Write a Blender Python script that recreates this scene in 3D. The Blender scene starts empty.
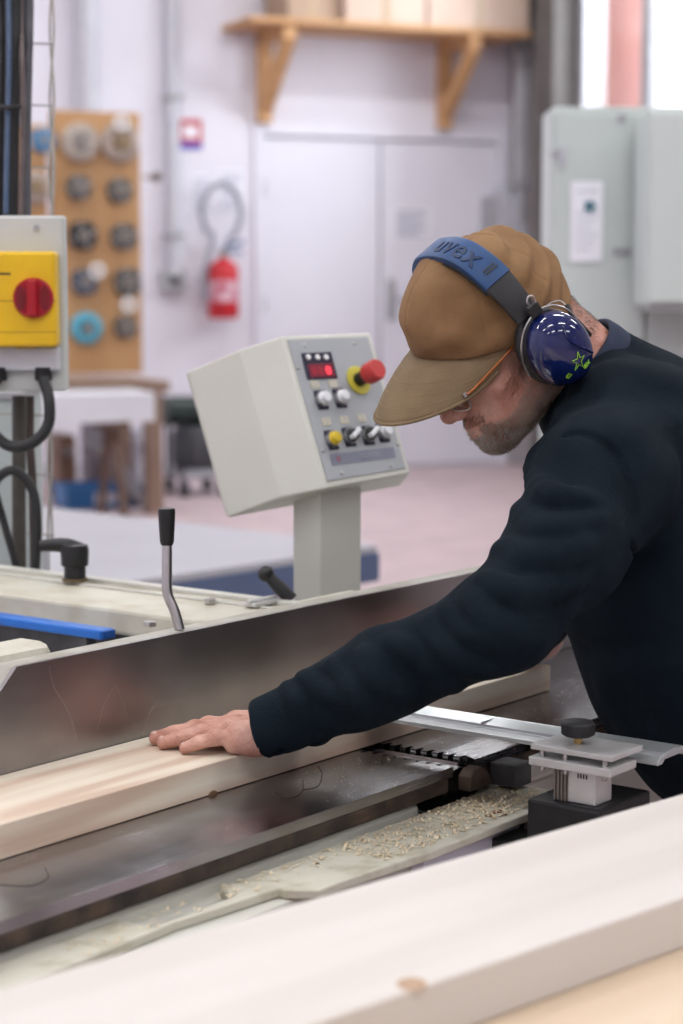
LAMP_W = 26.
import bpy, bmesh, math, random
import numpy as np
from mathutils import Vector, Matrix
random.seed(7); np.random.seed(7)
C = bpy.context.scene.collection
F = 1990.0; PITCH = math.radians(6.5); CAMZ = 1.42
V3 = lambda *a: np.array(a, dtype=float)
CAM = V3(0, 0, CAMZ)

def ray(px, py):
    a = (px-341.5)/F; b = -(py-512)/F
    return V3(a, math.cos(PITCH)+b*math.sin(PITCH), -math.sin(PITCH)+b*math.cos(PITCH))
def Zp(px, py, z):                       # point of the picture on a level plane
    r = ray(px, py); return CAM+r*((z-CAMZ)/r[2])
def Dp(px, py, d): return CAM+ray(px, py)*d
def Pp(px, py, p0, n):                   # ... on any plane
    r = ray(px, py); return CAM+r*(np.dot(p0-CAM, n)/np.dot(r, n))
TH = math.radians(37.2)
U = V3(math.sin(TH), math.cos(TH), 0); V = V3(-math.cos(TH), math.sin(TH), 0); ZZ = V3(0, 0, 1)
MO = V3(-.168, 2.314, 0)
T = .86; B = .896
def M(u, v, z): return MO+u*U+v*V+V3(0, 0, z)
def nrm(a):
    a = np.asarray(a, float); return a/np.linalg.norm(a)

# ---------------- materials
def mat(name, col, rough=.5, metal=0., col2=None, scale=20., bump=0., bscale=None, aniso=None, detail=4, spec=None,
        stretch=None, emit=None, trans=0., ior=1.45, lo=.35, hi=.65, sheen=0., rvar=0., coat=0.):
    m = bpy.data.materials.new(name); m.use_nodes = True
    nt = m.node_tree; b = nt.nodes['Principled BSDF']
    b.inputs['Base Color'].default_value = (*col, 1); b.inputs['Roughness'].default_value = rough
    b.inputs['Metallic'].default_value = metal; b.inputs['IOR'].default_value = ior
    if spec is not None: b.inputs['Specular IOR Level'].default_value = spec
    if trans: b.inputs['Transmission Weight'].default_value = trans
    if sheen: b.inputs['Sheen Weight'].default_value = sheen; b.inputs['Sheen Roughness'].default_value = .4
    if coat: b.inputs['Coat Weight'].default_value = coat
    if emit:
        b.inputs['Emission Color'].default_value = (*emit[0], 1); b.inputs['Emission Strength'].default_value = emit[1]
    tc = nt.nodes.new('ShaderNodeTexCoord'); mp = nt.nodes.new('ShaderNodeMapping')
    nt.links.new(tc.outputs['Object'], mp.inputs['Vector'])
    if stretch:
        mp.inputs['Rotation'].default_value = stretch[1]; mp.inputs['Scale'].default_value = stretch[0]
    if col2 or rvar:
        n = nt.nodes.new('ShaderNodeTexNoise'); n.inputs['Scale'].default_value = scale; n.inputs['Detail'].default_value = detail
        nt.links.new(mp.outputs[0], n.inputs['Vector'])
    if col2:
        r = nt.nodes.new('ShaderNodeValToRGB'); r.color_ramp.elements[0].position = lo; r.color_ramp.elements[1].position = hi
        r.color_ramp.elements[0].color = (*col, 1); r.color_ramp.elements[1].color = (*col2, 1)
        nt.links.new(n.outputs['Fac'], r.inputs[0]); nt.links.new(r.outputs[0], b.inputs['Base Color'])
    if rvar:
        mr = nt.nodes.new('ShaderNodeMapRange'); mr.inputs[1].default_value = .3; mr.inputs[2].default_value = .7
        mr.inputs[3].default_value = max(.02, rough-rvar); mr.inputs[4].default_value = rough+rvar
        nt.links.new(n.outputs['Fac'], mr.inputs[0]); nt.links.new(mr.outputs[0], b.inputs['Roughness'])
    if bump:
        n2 = nt.nodes.new('ShaderNodeTexNoise'); n2.inputs['Scale'].default_value = bscale or scale*3; n2.inputs['Detail'].default_value = 4
        nt.links.new(mp.outputs[0], n2.inputs['Vector'])
        bp = nt.nodes.new('ShaderNodeBump'); bp.inputs['Strength'].default_value = 1; bp.inputs['Distance'].default_value = bump
        nt.links.new(n2.outputs['Fac'], bp.inputs['Height']); nt.links.new(bp.outputs[0], b.inputs['Normal'])
    return m

def woodmat(name, c1, c2, axis, scale=5., rough=.6, sinw=.2):
    """timber: rings of a log cut lengthwise, wandering a little along the direction 'axis'"""
    m = bpy.data.materials.new(name); m.use_nodes = True; nt = m.node_tree; b = nt.nodes['Principled BSDF']; L = nt.links.new
    b.inputs['Roughness'].default_value = rough
    tc = nt.nodes.new('ShaderNodeTexCoord'); mp = nt.nodes.new('ShaderNodeMapping'); mp.vector_type = 'TEXTURE'
    mp.inputs['Rotation'].default_value = (0, 0, math.atan2(axis[1], axis[0])); mp.inputs['Scale'].default_value = (14, 1, 1)
    L(tc.outputs['Object'], mp.inputs['Vector'])
    n0 = nt.nodes.new('ShaderNodeTexNoise'); n0.inputs['Scale'].default_value = scale*2.2; n0.inputs['Detail'].default_value = 2; L(mp.outputs[0], n0.inputs['Vector'])
    w = nt.nodes.new('ShaderNodeMath'); w.operation = 'MULTIPLY'; w.inputs[1].default_value = 26; L(n0.outputs['Fac'], w.inputs[0])
    sn = nt.nodes.new('ShaderNodeMath'); sn.operation = 'SINE'; L(w.outputs[0], sn.inputs[0])
    n = nt.nodes.new('ShaderNodeTexNoise'); n.inputs['Scale'].default_value = 160; n.inputs['Detail'].default_value = 3; L(mp.outputs[0], n.inputs['Vector'])
    a1 = nt.nodes.new('ShaderNodeMath'); a1.operation = 'MULTIPLY_ADD'; a1.inputs[1].default_value = sinw; a1.inputs[2].default_value = .25; L(sn.outputs[0], a1.inputs[0])
    ad = nt.nodes.new('ShaderNodeMath'); ad.operation = 'MULTIPLY_ADD'; ad.inputs[1].default_value = .40; L(n.outputs['Fac'], ad.inputs[0]); L(a1.outputs[0], ad.inputs[2])
    r = nt.nodes.new('ShaderNodeValToRGB'); r.color_ramp.elements[0].position = .1; r.color_ramp.elements[1].position = .75
    r.color_ramp.elements[0].color = (*c2, 1); r.color_ramp.elements[1].color = (*c1, 1)
    L(ad.outputs[0], r.inputs[0]); L(r.outputs[0], b.inputs['Base Color'])
    bp = nt.nodes.new('ShaderNodeBump'); bp.inputs['Distance'].default_value = .0002
    L(n.outputs['Fac'], bp.inputs['Height']); L(bp.outputs[0], b.inputs['Normal'])
    return m

def clearpane(name, tint=(1, 1, 1)):
    m = bpy.data.materials.new(name); m.use_nodes = True; nt = m.node_tree; nt.nodes.clear()
    o = nt.nodes.new('ShaderNodeOutputMaterial'); mx = nt.nodes.new('ShaderNodeMixShader'); t = nt.nodes.new('ShaderNodeBsdfTransparent'); g = nt.nodes.new('ShaderNodeBsdfGlossy'); f = nt.nodes.new('ShaderNodeFresnel')
    g.inputs['Roughness'].default_value = .03; t.inputs[0].default_value = (*tint, 1); f.inputs[0].default_value = 1.35
    mx.inputs[0].default_value = .06; nt.links.new(t.outputs[0], mx.inputs[1]); nt.links.new(g.outputs[0], mx.inputs[2]); nt.links.new(mx.outputs[0], o.inputs[0])
    return m

def brushed(name, col, rough, axis, dirt=None, streak=.10, aniso=.0, metal=1., bump=.00004, blotch=.25):
    """ground steel: fine streaks across/along an axis, worn blotches in gloss"""
    m = bpy.data.materials.new(name); m.use_nodes = True; nt = m.node_tree; b = nt.nodes['Principled BSDF']
    b.inputs['Metallic'].default_value = metal
    tc = nt.nodes.new('ShaderNodeTexCoord'); mp = nt.nodes.new('ShaderNodeMapping'); mp.vector_type = 'TEXTURE'
    mp.inputs['Rotation'].default_value = (0, 0, math.atan2(axis[1], axis[0])); mp.inputs['Scale'].default_value = (40, 1, 1)
    nt.links.new(tc.outputs['Object'], mp.inputs['Vector'])
    n = nt.nodes.new('ShaderNodeTexNoise'); n.inputs['Scale'].default_value = 420; n.inputs['Detail'].default_value = 3
    nt.links.new(mp.outputs[0], n.inputs['Vector'])
    n2 = nt.nodes.new('ShaderNodeTexNoise'); n2.inputs['Scale'].default_value = 9; n2.inputs['Detail'].default_value = 6
    nt.links.new(tc.outputs['Object'], n2.inputs['Vector'])
    a = nt.nodes.new('ShaderNodeMath'); a.operation = 'MULTIPLY_ADD'; a.inputs[1].default_value = streak; a.inputs[2].default_value = rough-streak/2
    nt.links.new(n.outputs['Fac'], a.inputs[0])
    a2 = nt.nodes.new('ShaderNodeMath'); a2.operation = 'MULTIPLY_ADD'; a2.inputs[1].default_value = blotch
    nt.links.new(n2.outputs['Fac'], a2.inputs[0]); nt.links.new(a.outputs[0], a2.inputs[2]); 
    s = nt.nodes.new('ShaderNodeMath'); s.operation = 'SUBTRACT'; s.inputs[1].default_value = blotch/2; s.use_clamp = True
    nt.links.new(a2.outputs[0], s.inputs[0]); nt.links.new(s.outputs[0], b.inputs['Roughness'])
    r = nt.nodes.new('ShaderNodeValToRGB'); r.color_ramp.elements[0].position = .3; r.color_ramp.elements[1].position = .7
    d = dirt or tuple(.8*c for c in col)
    r.color_ramp.elements[0].color = (*d, 1); r.color_ramp.elements[1].color = (*col, 1)
    nt.links.new(n2.outputs['Fac'], r.inputs[0]); nt.links.new(r.outputs[0], b.inputs['Base Color'])
    bp = nt.nodes.new('ShaderNodeBump'); bp.inputs['Distance'].default_value = bump
    nt.links.new(n.outputs['Fac'], bp.inputs['Height']); nt.links.new(bp.outputs[0], b.inputs['Normal'])
    return m

# ---------------- object helpers
def wloc(o):
    l = Vector((0, 0, 0))
    while o is not None: l = l+o.location; o = o.parent
    return l
def tag(o, label=None, cat=None, group=None, kind=None):
    if label: o['label'] = label
    if cat: o['category'] = cat
    if group: o['group'] = group
    if kind: o['kind'] = kind
    return o
def thing(name, loc, label, cat, group=None):
    o = bpy.data.objects.new(name, None); C.objects.link(o); o.location = Vector(loc); o.empty_display_size = .05
    return tag(o, label, cat, group)
def obj(name, bm, m, parent=None, smooth=False, bevel=0., loc=None, seg=2, angle=40):
    me = bpy.data.meshes.new(name)
    off = wloc(parent) if parent is not None else Vector(loc if loc is not None else (0, 0, 0))
    if isinstance(bm, tuple):
        vs, fs = bm
        me.from_pydata([tuple(Vector(v)-off) for v in vs], [], fs)
    else:
        bmesh.ops.recalc_face_normals(bm, faces=bm.faces)
        bmesh.ops.translate(bm, verts=bm.verts, vec=-off); bm.to_mesh(me); bm.free()
    o = bpy.data.objects.new(name, me); C.objects.link(o)
    if parent is not None: o.parent = parent
    else: o.location = off
    for mm in (m if isinstance(m, (list, tuple)) else [m]): me.materials.append(mm)
    if bevel:
        md = o.modifiers.new('bevel', 'BEVEL'); md.width = bevel; md.segments = seg; md.limit_method = 'ANGLE'
        md.angle_limit = math.radians(35)
    if smooth:
        for p in me.polygons: p.use_smooth = True
        if angle < 180: me.set_sharp_from_angle(angle=math.radians(angle))
    return o
def struct(name, bm, m, parent=None, **k):
    o = obj(name, bm, m, parent, **k); o['kind'] = 'structure'; return o

def new(): return bmesh.new()
def hexa(bm, p):                         # 8 points: bottom loop 4, top loop 4
    vs = [bm.verts.new(Vector(q)) for q in p]
    for f in ((0, 1, 2, 3), (7, 6, 5, 4), (0, 4, 5, 1), (1, 5, 6, 2), (2, 6, 7, 3), (3, 7, 4, 0)):
        bm.faces.new([vs[i] for i in f])
    return bm
def box(bm, c, size, ax=None):           # axes default world
    ax = ax or (V3(1, 0, 0), V3(0, 1, 0), V3(0, 0, 1)); c = np.asarray(c, float)
    h = [np.asarray(a)*s/2 for a, s in zip(ax, size)]
    q = [(-1, -1), (1, -1), (1, 1), (-1, 1)]
    return hexa(bm, [c+h[0]*a+h[1]*b-h[2] for a, b in q]+[c+h[0]*a+h[1]*b+h[2] for a, b in q])
MA = (U, V, ZZ)
def mbox(bm, u0, u1, v0, v1, z0, z1):
    return box(bm, M((u0+u1)/2, (v0+v1)/2, (z0+z1)/2), (u1-u0, v1-v0, z1-z0), MA)
def prism(bm, pts, ext):
    ext = Vector(ext); a = [bm.verts.new(Vector(p)) for p in pts]; b = [bm.verts.new(Vector(p)+ext) for p in pts]
    n = len(pts); bm.faces.new(a); bm.faces.new(b[::-1])
    for i in range(n): bm.faces.new([a[i], b[i], b[(i+1) % n], a[(i+1) % n]])
    return bm
def frame(n):
    n = nrm(n); t = V3(0, 0, 1) if abs(n[2]) < .9 else V3(1, 0, 0)
    a = nrm(np.cross(t, n)); return a, np.cross(n, a), n
def tube(bm, pts, r, seg=10, caps=True, flat=None):
    pts = [np.asarray(p, float) for p in pts]; n = len(pts); rs = r if hasattr(r, '__len__') else [r]*n
    rings = []; a = None
    for i, p in enumerate(pts):
        t = nrm(pts[min(i+1, n-1)]-pts[max(i-1, 0)])
        if a is None: a, b, _ = frame(t)
        else:
            a = nrm(a-t*np.dot(a, t)); b = np.cross(t, a)
        rings.append([bm.verts.new(Vector(p+rs[i]*(math.cos(k)*a+math.sin(k)*b))) for k in [2*math.pi*j/seg for j in range(seg)]])
    for q, w in zip(rings, rings[1:]):
        for j in range(seg): bm.faces.new([q[j], q[(j+1) % seg], w[(j+1) % seg], w[j]])
    if caps: bm.faces.new(rings[0][::-1]); bm.faces.new(rings[-1])
    return bm
def lathe(bm, prof, c, axis, seg=24, ax=None, sx=1., sy=1.):
    """prof: (radius, height) along the axis from c"""
    c = np.asarray(c, float)
    a, b, n = ax if ax is not None else frame(axis)
    rings = []
    for r, h in prof:
        if r < 1e-6: rings.append([bm.verts.new(Vector(c+n*h))])
        else: rings.append([bm.verts.new(Vector(c+n*h+r*(sx*math.cos(k)*a+sy*math.sin(k)*b))) for k in [2*math.pi*j/seg for j in range(seg)]])
    for q, w in zip(rings, rings[1:]):
        for j in range(seg):
            k = (j+1) % seg
            if len(q) == 1 and len(w) == 1: continue
            if len(q) == 1: bm.faces.new([q[0], w[k], w[j]])
            elif len(w) == 1: bm.faces.new([q[j], q[k], w[0]])
            else: bm.faces.new([q[j], q[k], w[k], w[j]])
    return bm
def cyl(bm, c, axis, r, h, seg=24, ch=0.):
    if ch: pr = [(0, 0), (r-ch, 0), (r, ch), (r, h-ch), (r-ch, h), (0, h)]
    else: pr = [(0, 0), (r, 0), (r, h), (0, h)]
    return lathe(bm, pr, c, axis, seg)
def smooth_path(pts, n=8):
    """Catmull-Rom through the points"""
    P = [np.asarray(p, float) for p in pts]; P = [2*P[0]-P[1]]+P+[2*P[-1]-P[-2]]; out = []
    for i in range(1, len(P)-2):
        for k in range(n):
            t = k/n
            out.append(.5*((2*P[i])+(-P[i-1]+P[i+1])*t+(2*P[i-1]-5*P[i]+4*P[i+1]-P[i+2])*t*t+(-P[i-1]+3*P[i]-3*P[i+1]+P[i+2])*t**3))
    out.append(P[-2]); return out
def text_mesh(s, size, depth=.0004, spacing=1.0, bold=0.):
    """lettering as (verts, faces) in its own plane, centred"""
    cu = bpy.data.curves.new('lettering', 'FONT'); cu.body = s; cu.size = size; cu.extrude = depth
    cu.align_x = 'CENTER'; cu.align_y = 'CENTER'; cu.space_character = spacing; cu.offset = bold; cu.resolution_u = 3
    o = bpy.data.objects.new('lettering', cu); C.objects.link(o)
    dg = bpy.context.evaluated_depsgraph_get(); me = bpy.data.meshes.new_from_object(o.evaluated_get(dg))
    vs = np.array([v.co[:] for v in me.vertices]); fs = [tuple(p.vertices) for p in me.polygons]
    bpy.data.objects.remove(o); bpy.data.curves.remove(cu); bpy.data.meshes.remove(me)
    return vs, fs

# ---------------- distance-field sculpting
class SDF:
    def __init__(s): s.p = []
    def add(s, f, k=.01, op='u'): s.p.append((f, k, op)); return s
    def cone(s, a, b, ra, rb, k=.01, op='u'):
        a = np.asarray(a, float); b = np.asarray(b, float); ab = b-a; L2 = max(ab@ab, 1e-12)
        def f(P):
            t = np.clip(((P-a)@ab)/L2, 0, 1)
            return np.linalg.norm(P-a-t[:, None]*ab, axis=1)-(ra+(rb-ra)*t)
        return s.add(f, k, op)
    def chain(s, pts, rs, k=.01, op='u'):
        for i in range(len(pts)-1): s.cone(pts[i], pts[i+1], rs[i], rs[i+1], k, op)
        return s
    def ell(s, c, r, R=None, k=.01, op='u'):
        c = np.asarray(c, float); r = np.asarray(r, float); R = np.eye(3) if R is None else R   # rows = axes
        def f(P):
            q = (P-c)@R.T; k0 = np.linalg.norm(q/r, axis=1); k1 = np.linalg.norm(q/(r*r), axis=1)
            return np.where(k1 > 1e-9, k0*(k0-1)/np.maximum(k1, 1e-9), -r.min())
        return s.add(f, k, op)
    def plane(s, c, n, k=.002):          # keep what lies behind the plane
        c = np.asarray(c, float); n = nrm(n)
        return s.add(lambda P: (P-c)@n, k, 'i')
    def ev(s, P, idx=None):
        d = np.full(len(P), 1e3)
        for i, (f, k, op) in enumerate(s.p):
            if idx is not None and not idx[i]: continue
            e = f(P)
            if op == 'u':
                h = np.clip(.5+.5*(e-d)/k, 0, 1); d = np.where(d > 100, e, e*(1-h)+d*h-k*h*(1-h))
            elif op == 's':
                e = -e; h = np.clip(.5-.5*(e-d)/k, 0, 1); d = e*(1-h)+d*h+k*h*(1-h)
            elif op == 'i':
                h = np.clip(.5-.5*(e-d)/k, 0, 1); d = e*(1-h)+d*h+k*h*(1-h)
            else: d = d+f_disp(op, P, e, d)
        return d
    def cull(s, c, h):
        idx = []
        for f, k, op in s.p:
            if op == 'u' or op == 's': idx.append(f(c[None])[0] < h+k*1.2+.02)
            else: idx.append(True)
        return idx
def f_disp(op, P, e, d): return np.where(np.abs(d) < .05, e, 0)

def nets(sdf, lo, hi, h, n=16):
    """surface nets over the blocks that the surface crosses"""
    lo = np.asarray(lo, float); nb = np.ceil((np.asarray(hi)-lo)/(h*n)).astype(int)
    hd = h*n*.5*math.sqrt(3)
    g = np.stack(np.meshgrid(*[np.arange(k) for k in nb], indexing='ij'), -1).reshape(-1, 3)
    cc = lo+(g+.5)*h*n; dc = np.concatenate([sdf.ev(cc[i:i+20000]) for i in range(0, len(cc), 20000)])
    act = g[np.abs(dc) < hd*1.5+.012]
    s = np.stack(np.meshgrid(*[np.arange(n+1)]*3, indexing='ij'), -1).reshape(-1, 3)
    S1 = 1 << 20; vk = []; vp = []; qk = []
    off8 = [(a, b, c) for a in (0, 1) for b in (0, 1) for c in (0, 1)]
    edges = [(i, j) for i in range(8) for j in range(i+1, 8) if sum(abs(x-y) for x, y in zip(off8[i], off8[j])) == 1]
    for blk in act:
        c = lo+(blk+.5)*h*n; idx = sdf.cull(c, hd)
        base = blk*n
        D = sdf.ev(lo+(base+s)*h, idx).reshape(n+1, n+1, n+1)
        I = D < 0
        if I.all() or not I.any(): continue
        cnt = sum(I[a:n+a, b:n+b, c_:n+c_].astype(np.int8) for a, b, c_ in off8)
        ci = np.argwhere((cnt > 0) & (cnt < 8))
        if len(ci):
            val = np.stack([D[ci[:, 0]+a, ci[:, 1]+b, ci[:, 2]+c_] for a, b, c_ in off8], 1)
            acc = np.zeros((len(ci), 3)); m = np.zeros(len(ci))
            for i, j in edges:
                x = (val[:, i] < 0) != (val[:, j] < 0)
                t = np.where(x, val[:, i]/np.where(x, val[:, i]-val[:, j], 1), 0)
                p = np.array(off8[i])+t[:, None]*(np.array(off8[j])-np.array(off8[i]))
                acc += p*x[:, None]; m += x
            pos = ci+acc/m[:, None]
            gk = (base+ci).astype(np.int64)+8
            vk.append((gk[:, 0]*S1+gk[:, 1])*S1+gk[:, 2]); vp.append(lo+(base+pos)*h)
        for ax in range(3):
            sl0 = [slice(0, n)]*3; sl1 = list(sl0); sl1[ax] = slice(1, n+1)
            A = I[tuple(sl0)]; Bq = I[tuple(sl1)]
            e = np.argwhere(A != Bq)
            if not len(e): continue
            fl = A[e[:, 0], e[:, 1], e[:, 2]]
            o1 = np.zeros(3, int); o1[(ax+1) % 3] = 1; o2 = np.zeros(3, int); o2[(ax+2) % 3] = 1
            ge = (base+e).astype(np.int64)+8
            q = [ge-o1-o2, ge-o2, ge, ge-o1]
            K = np.stack([(x[:, 0]*S1+x[:, 1])*S1+x[:, 2] for x in q], 1)
            K[~fl] = K[~fl][:, ::-1]; qk.append(K)
    vk = np.concatenate(vk); vp = np.concatenate(vp); qk = np.concatenate(qk)
    o = np.argsort(vk); vk = vk[o]; vp = vp[o]
    ix = np.searchsorted(vk, qk); ix = np.clip(ix, 0, len(vk)-1); ok = (vk[ix] == qk).all(1)
    return vp, ix[ok]
def field_obj(name, sdf, lo, hi, h, m, parent=None, relax=1, loc=None):
    vp, q = nets(sdf, lo, hi, h)
    for _ in range(relax):               # one pull of every vertex onto the surface
        e = h*.3; d0 = sdf.ev(vp); g = np.stack([sdf.ev(vp+e*np.eye(3)[i])-d0 for i in range(3)], 1)/e
        g2 = (g*g).sum(1); vp = vp-np.clip(d0/np.maximum(g2, .2), -h*.5, h*.5)[:, None]*g
    off = np.array(wloc(parent)) if parent is not None else (V3(0, 0, 0) if loc is None else np.asarray(loc, float))
    me = bpy.data.meshes.new(name)
    me.vertices.add(len(vp)); me.vertices.foreach_set('co', (vp-off).ravel())
    me.loops.add(q.size); me.loops.foreach_set('vertex_index', q.ravel().astype(np.int32))
    me.polygons.add(len(q)); me.polygons.foreach_set('loop_start', np.arange(0, q.size, 4, dtype=np.int32))
    me.polygons.foreach_set('loop_total', np.full(len(q), 4, dtype=np.int32))
    me.polygons.foreach_set('use_smooth', np.ones(len(q), bool))
    me.update(calc_edges=True); me.validate()
    o = bpy.data.objects.new(name, me); C.objects.link(o); me.materials.append(m)
    if parent is not None: o.parent = parent
    else: o.location = Vector(off)
    return o, vp
def march(sdf, px, py, d0=1.9, d1=3.2):
    r = ray(px, py); L = np.linalg.norm(r); t = d0; best = (9, d0)
    for _ in range(90):
        d = sdf.ev((CAM+r*t)[None])[0]
        if d < best[0]: best = (d, t)
        if d < .0005 or t > d1: break
        if d > best[0]+.05: break
        t += max(d, .002)/L*.8
    return CAM+r*best[1]
# ======================= the room
E1 = V3(math.cos(math.radians(23)), math.sin(math.radians(23)), 0); E2 = V3(E1[1], -E1[0], 0)
W0 = Zp(450, 465, 0)
_r = ray(508, 400); _t = np.dot(W0-CAM, E2)/np.dot(_r, E2); COR = CAM+_r*_t; COR[2] = 0
def R(a, b, z): return COR-a*E1+b*E2+V3(0, 0, z)
RA = (E1, E2, ZZ)
def rbox(bm, a0, a1, b0, b1, z0, z1):
    return box(bm, R((a0+a1)/2, (b0+b1)/2, (z0+z1)/2), (abs(a1-a0), abs(b1-b0), z1-z0), RA)
def back(px, py):                        # (a, z) of a picture point on the back wall
    p = Pp(px, py, W0, E2); return float(np.dot(COR-p, E1)), float(p[2])
def side(px, py):
    p = Pp(px, py, COR, E1); return float(np.dot(p-COR, E2)), float(p[2])
HC = 5.2; AL = 12.0; BL = 22.0
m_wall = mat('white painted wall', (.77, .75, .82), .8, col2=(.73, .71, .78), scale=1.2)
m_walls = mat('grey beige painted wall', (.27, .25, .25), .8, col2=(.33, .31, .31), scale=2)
m_floor = mat('pinkish screed floor', (.58, .45, .46), .55, col2=(.50, .40, .41), scale=3, rvar=.1, bump=.0005)
m_ceil = mat('white ceiling boards', (.8, .8, .8), .9, col2=(.76, .76, .76), scale=2)
m_door = mat('white door paint', (.78, .77, .84), .5, col2=(.75, .74, .82), scale=2)
m_dark = mat('dark gap', (.05, .05, .055), .8, col2=(.09, .09, .09), scale=30)
m_grey = mat('grey painted steel', (.33, .33, .35), .5, col2=(.38, .38, .40), scale=12)
m_greyl = mat('light grey conduit', (.50, .50, .56), .5, col2=(.56, .56, .60), scale=12)
m_white = mat('white plastic', (.8, .8, .8), .4, col2=(.76, .76, .76), scale=20)
m_paper = mat('white paper', (.85, .85, .9), .8, col2=(.82, .82, .88), scale=40)
m_red = mat('red enamel', (.55, .02, .03), .3, col2=(.48, .015, .025), scale=12)
m_blackp = mat('black plastic', (.008, .008, .009), .42, col2=(.014, .014, .015), scale=60, bump=.0001)
m_rubber = mat('black rubber', (.010, .010, .011), .55, col2=(.022, .022, .023), scale=30, bump=.0002)
m_steel = brushed('bare steel', (.52, .51, .5), .3, U)
m_timber = woodmat('construction timber', (.50, .27, .12), (.62, .36, .17), -E1, 8)
m_card = mat('brown cardboard', (.42, .30, .22), .8, col2=(.47, .34, .25), scale=6)
m_cardp = mat('pale cardboard', (.60, .45, .36), .8, col2=(.64, .49, .40), scale=5)

struct('floor', rbox(new(), -.3, AL+.3, -.3, BL+.3, -.1, 0), m_floor)
struct('ceiling', rbox(new(), -.3, AL+.3, -.3, BL+.3, HC, HC+.1), m_ceil)
struct('wall_left', rbox(new(), AL, AL+.2, 0, BL, 0, HC), m_wall)
struct('wall_front', rbox(new(), -.2, AL+.2, BL, BL+.2, 0, HC), m_wall)
# back wall with the double door opening
dl, dt = back(262, 135); dr = back(499, 140)[0]; dm = back(381, 300)[0]
w = new(); rbox(w, dl, AL+.2, -.2, 0, 0, HC); rbox(w, -.2, dr, -.2, 0, 0, HC); rbox(w, dr, dl, -.2, 0, dt, HC)
for k in range(24):                       # faint courses of painted block
    rbox(w, dl, AL, -.0, .004, .2*k+.1, .2*k+.292) if False else None
struct('wall_back', w, m_wall)
# right wall with its window openings
b0, zt_ = side(583, 5); b1 = side(750, 5)[0]; zs = side(583, 150)[1]; zt_ = 4.6
w = new(); rbox(w, -.2, 0, 0, b0, 0, HC); rbox(w, -.2, 0, b1, BL, 0, HC); rbox(w, -.2, 0, b0, b1, 0, zs); rbox(w, -.2, 0, b0, b1, zt_, HC)
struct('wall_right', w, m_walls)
fr = struct('window_1', rbox(new(), -.06, .02, b0-.03, b0+.06, zs, zt_), m_grey)
def wpart(n, bm, m, **k):
    o = obj(n, bm, m, fr, **k); return o
f = new(); rbox(f, -.06, .02, b1-.06, b1+.03, zs, zt_); rbox(f, -.06, .02, b0, b1, zt_-.06, zt_); wpart('window_frame', f, m_grey)
wpart('window_sill', rbox(new(), -.04, .10, b0-.05, b1+.05, zs-.04, zs), m_white)
bmul = side(647, 50)[0]
wpart('mullion', rbox(new(), -.05, .01, bmul-.06, bmul+.06, zs, zt_-.06), m_grey)
m_glass = clearpane('window glass')
wpart('pane', rbox(new(), -.03, -.025, b0+.06, bmul-.03, zs, zt_-.06), m_glass)
wpart('pane', rbox(new(), -.03, -.025, bmul+.03, b1-.06, zs, zt_-.06), m_glass)
# brick red building outside, seen as a pink strip through the glass
m_brick = mat('pinkish brick', (.75, .42, .38), .8, col2=(.70, .36, .32), scale=3)  # pink tone of the brick itself
PQ = COR+E1*.55
pb0, pb1 = [float(np.dot(Pp(x, 50, PQ, E1)-COR, E2)) for x in (604, 630)]
tag(obj('brick_pier', rbox(new(), -.65, -.55, pb0-.05, pb1+.22, 0, 4.7), m_brick), 'pale red brick pier just outside the bright window', 'pier')

# double door
for i, (a0, a1) in enumerate(((dl, dm), (dm, dr))):
    d = new(); rbox(d, min(a0, a1)+.01, max(a0, a1)-.01, -.07, -.02, .02, dt-.012)
    o = struct('door_%d' % (i+1), d, m_door, bevel=.004)
    s = a0 if i == 0 else a1
    if i == 1:
        h = new(); a, z = back(386, 300); a = dm-.09
        rbox(h, a-.03, a+.03, -.02, .0, z-.16, z+.16); tube(h, [R(a, 0, z), R(a, .06, z), R(a-.14, .065, z)], .012, 8)
        obj('door_handle', h, m_grey, o, smooth=True)
    h = new()
    for z in (.3, dt/2, dt-.4): tube(h, [R(s+(-.02 if i == 0 else .02), -.005, z-.06), R(s+(-.02 if i == 0 else .02), -.005, z+.06)], .014, 8)
    obj('hinge', h, m_greyl, o, smooth=True)
f = new(); rbox(f, dl, dl+.07, 0, .03, 0, dt+.07); rbox(f, dr-.07, dr, 0, .03, 0, dt+.07); rbox(f, dr, dl, 0, .012, dt, dt+.07)
struct('trim_1', f, m_door, bevel=.004)
struct('door_threshold', rbox(new(), dr, dl, -.19, .0, 0, .015), m_greyl)
struct('wall_behind_doors', rbox(new(), dr-.1, dl+.1, -.3, -.2, 0, dt+.1), m_wall)
bb = new(); rbox(bb, dl+.07, AL, 0, .02, 0, .12); rbox(bb, 0, dr-.07, 0, .02, 0, .12)
struct('baseboard_back', bb, m_greyl, bevel=.003)

# pillar and pipes in the right corner
pc0 = side(560, 60)[0]; pc1 = b0-.04
struct('pillar', rbox(new(), -.0, .22, pc0, pc1, 0, HC), mat('grey brown pillar', (.10, .09, .085), .8, col2=(.13, .12, .115), scale=3), bevel=.01)
def wall_pipe(pxl, wd, z0, z1, label, m=m_greyl, sidewall=False):
    a = (side if sidewall else back)(pxl, 200)[0]
    pt = (lambda z: R(.05, a, z)) if sidewall else (lambda z: R(a, .05, z))
    t = thing('conduit', pt(z0), label, 'pipe')
    obj('pipe', tube(new(), [pt(z0), pt(z1)], wd, 12), m, t, smooth=True)
    for z in np.arange(z0+.3, z1, 1.0):
        p = pt(z); obj('clip', box(new(), p, (wd*2.6, wd*2.6, .03), RA), m_grey, t, bevel=.004)
    return t
wall_pipe(171, .055, back(171, 276)[1], HC, 'thick grey conduit running down the wall left of the fire sign to a small box')
wall_pipe(86, .09, 2.3, HC, 'pale grey pipe running up the wall above the board of cutter heads')
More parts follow.
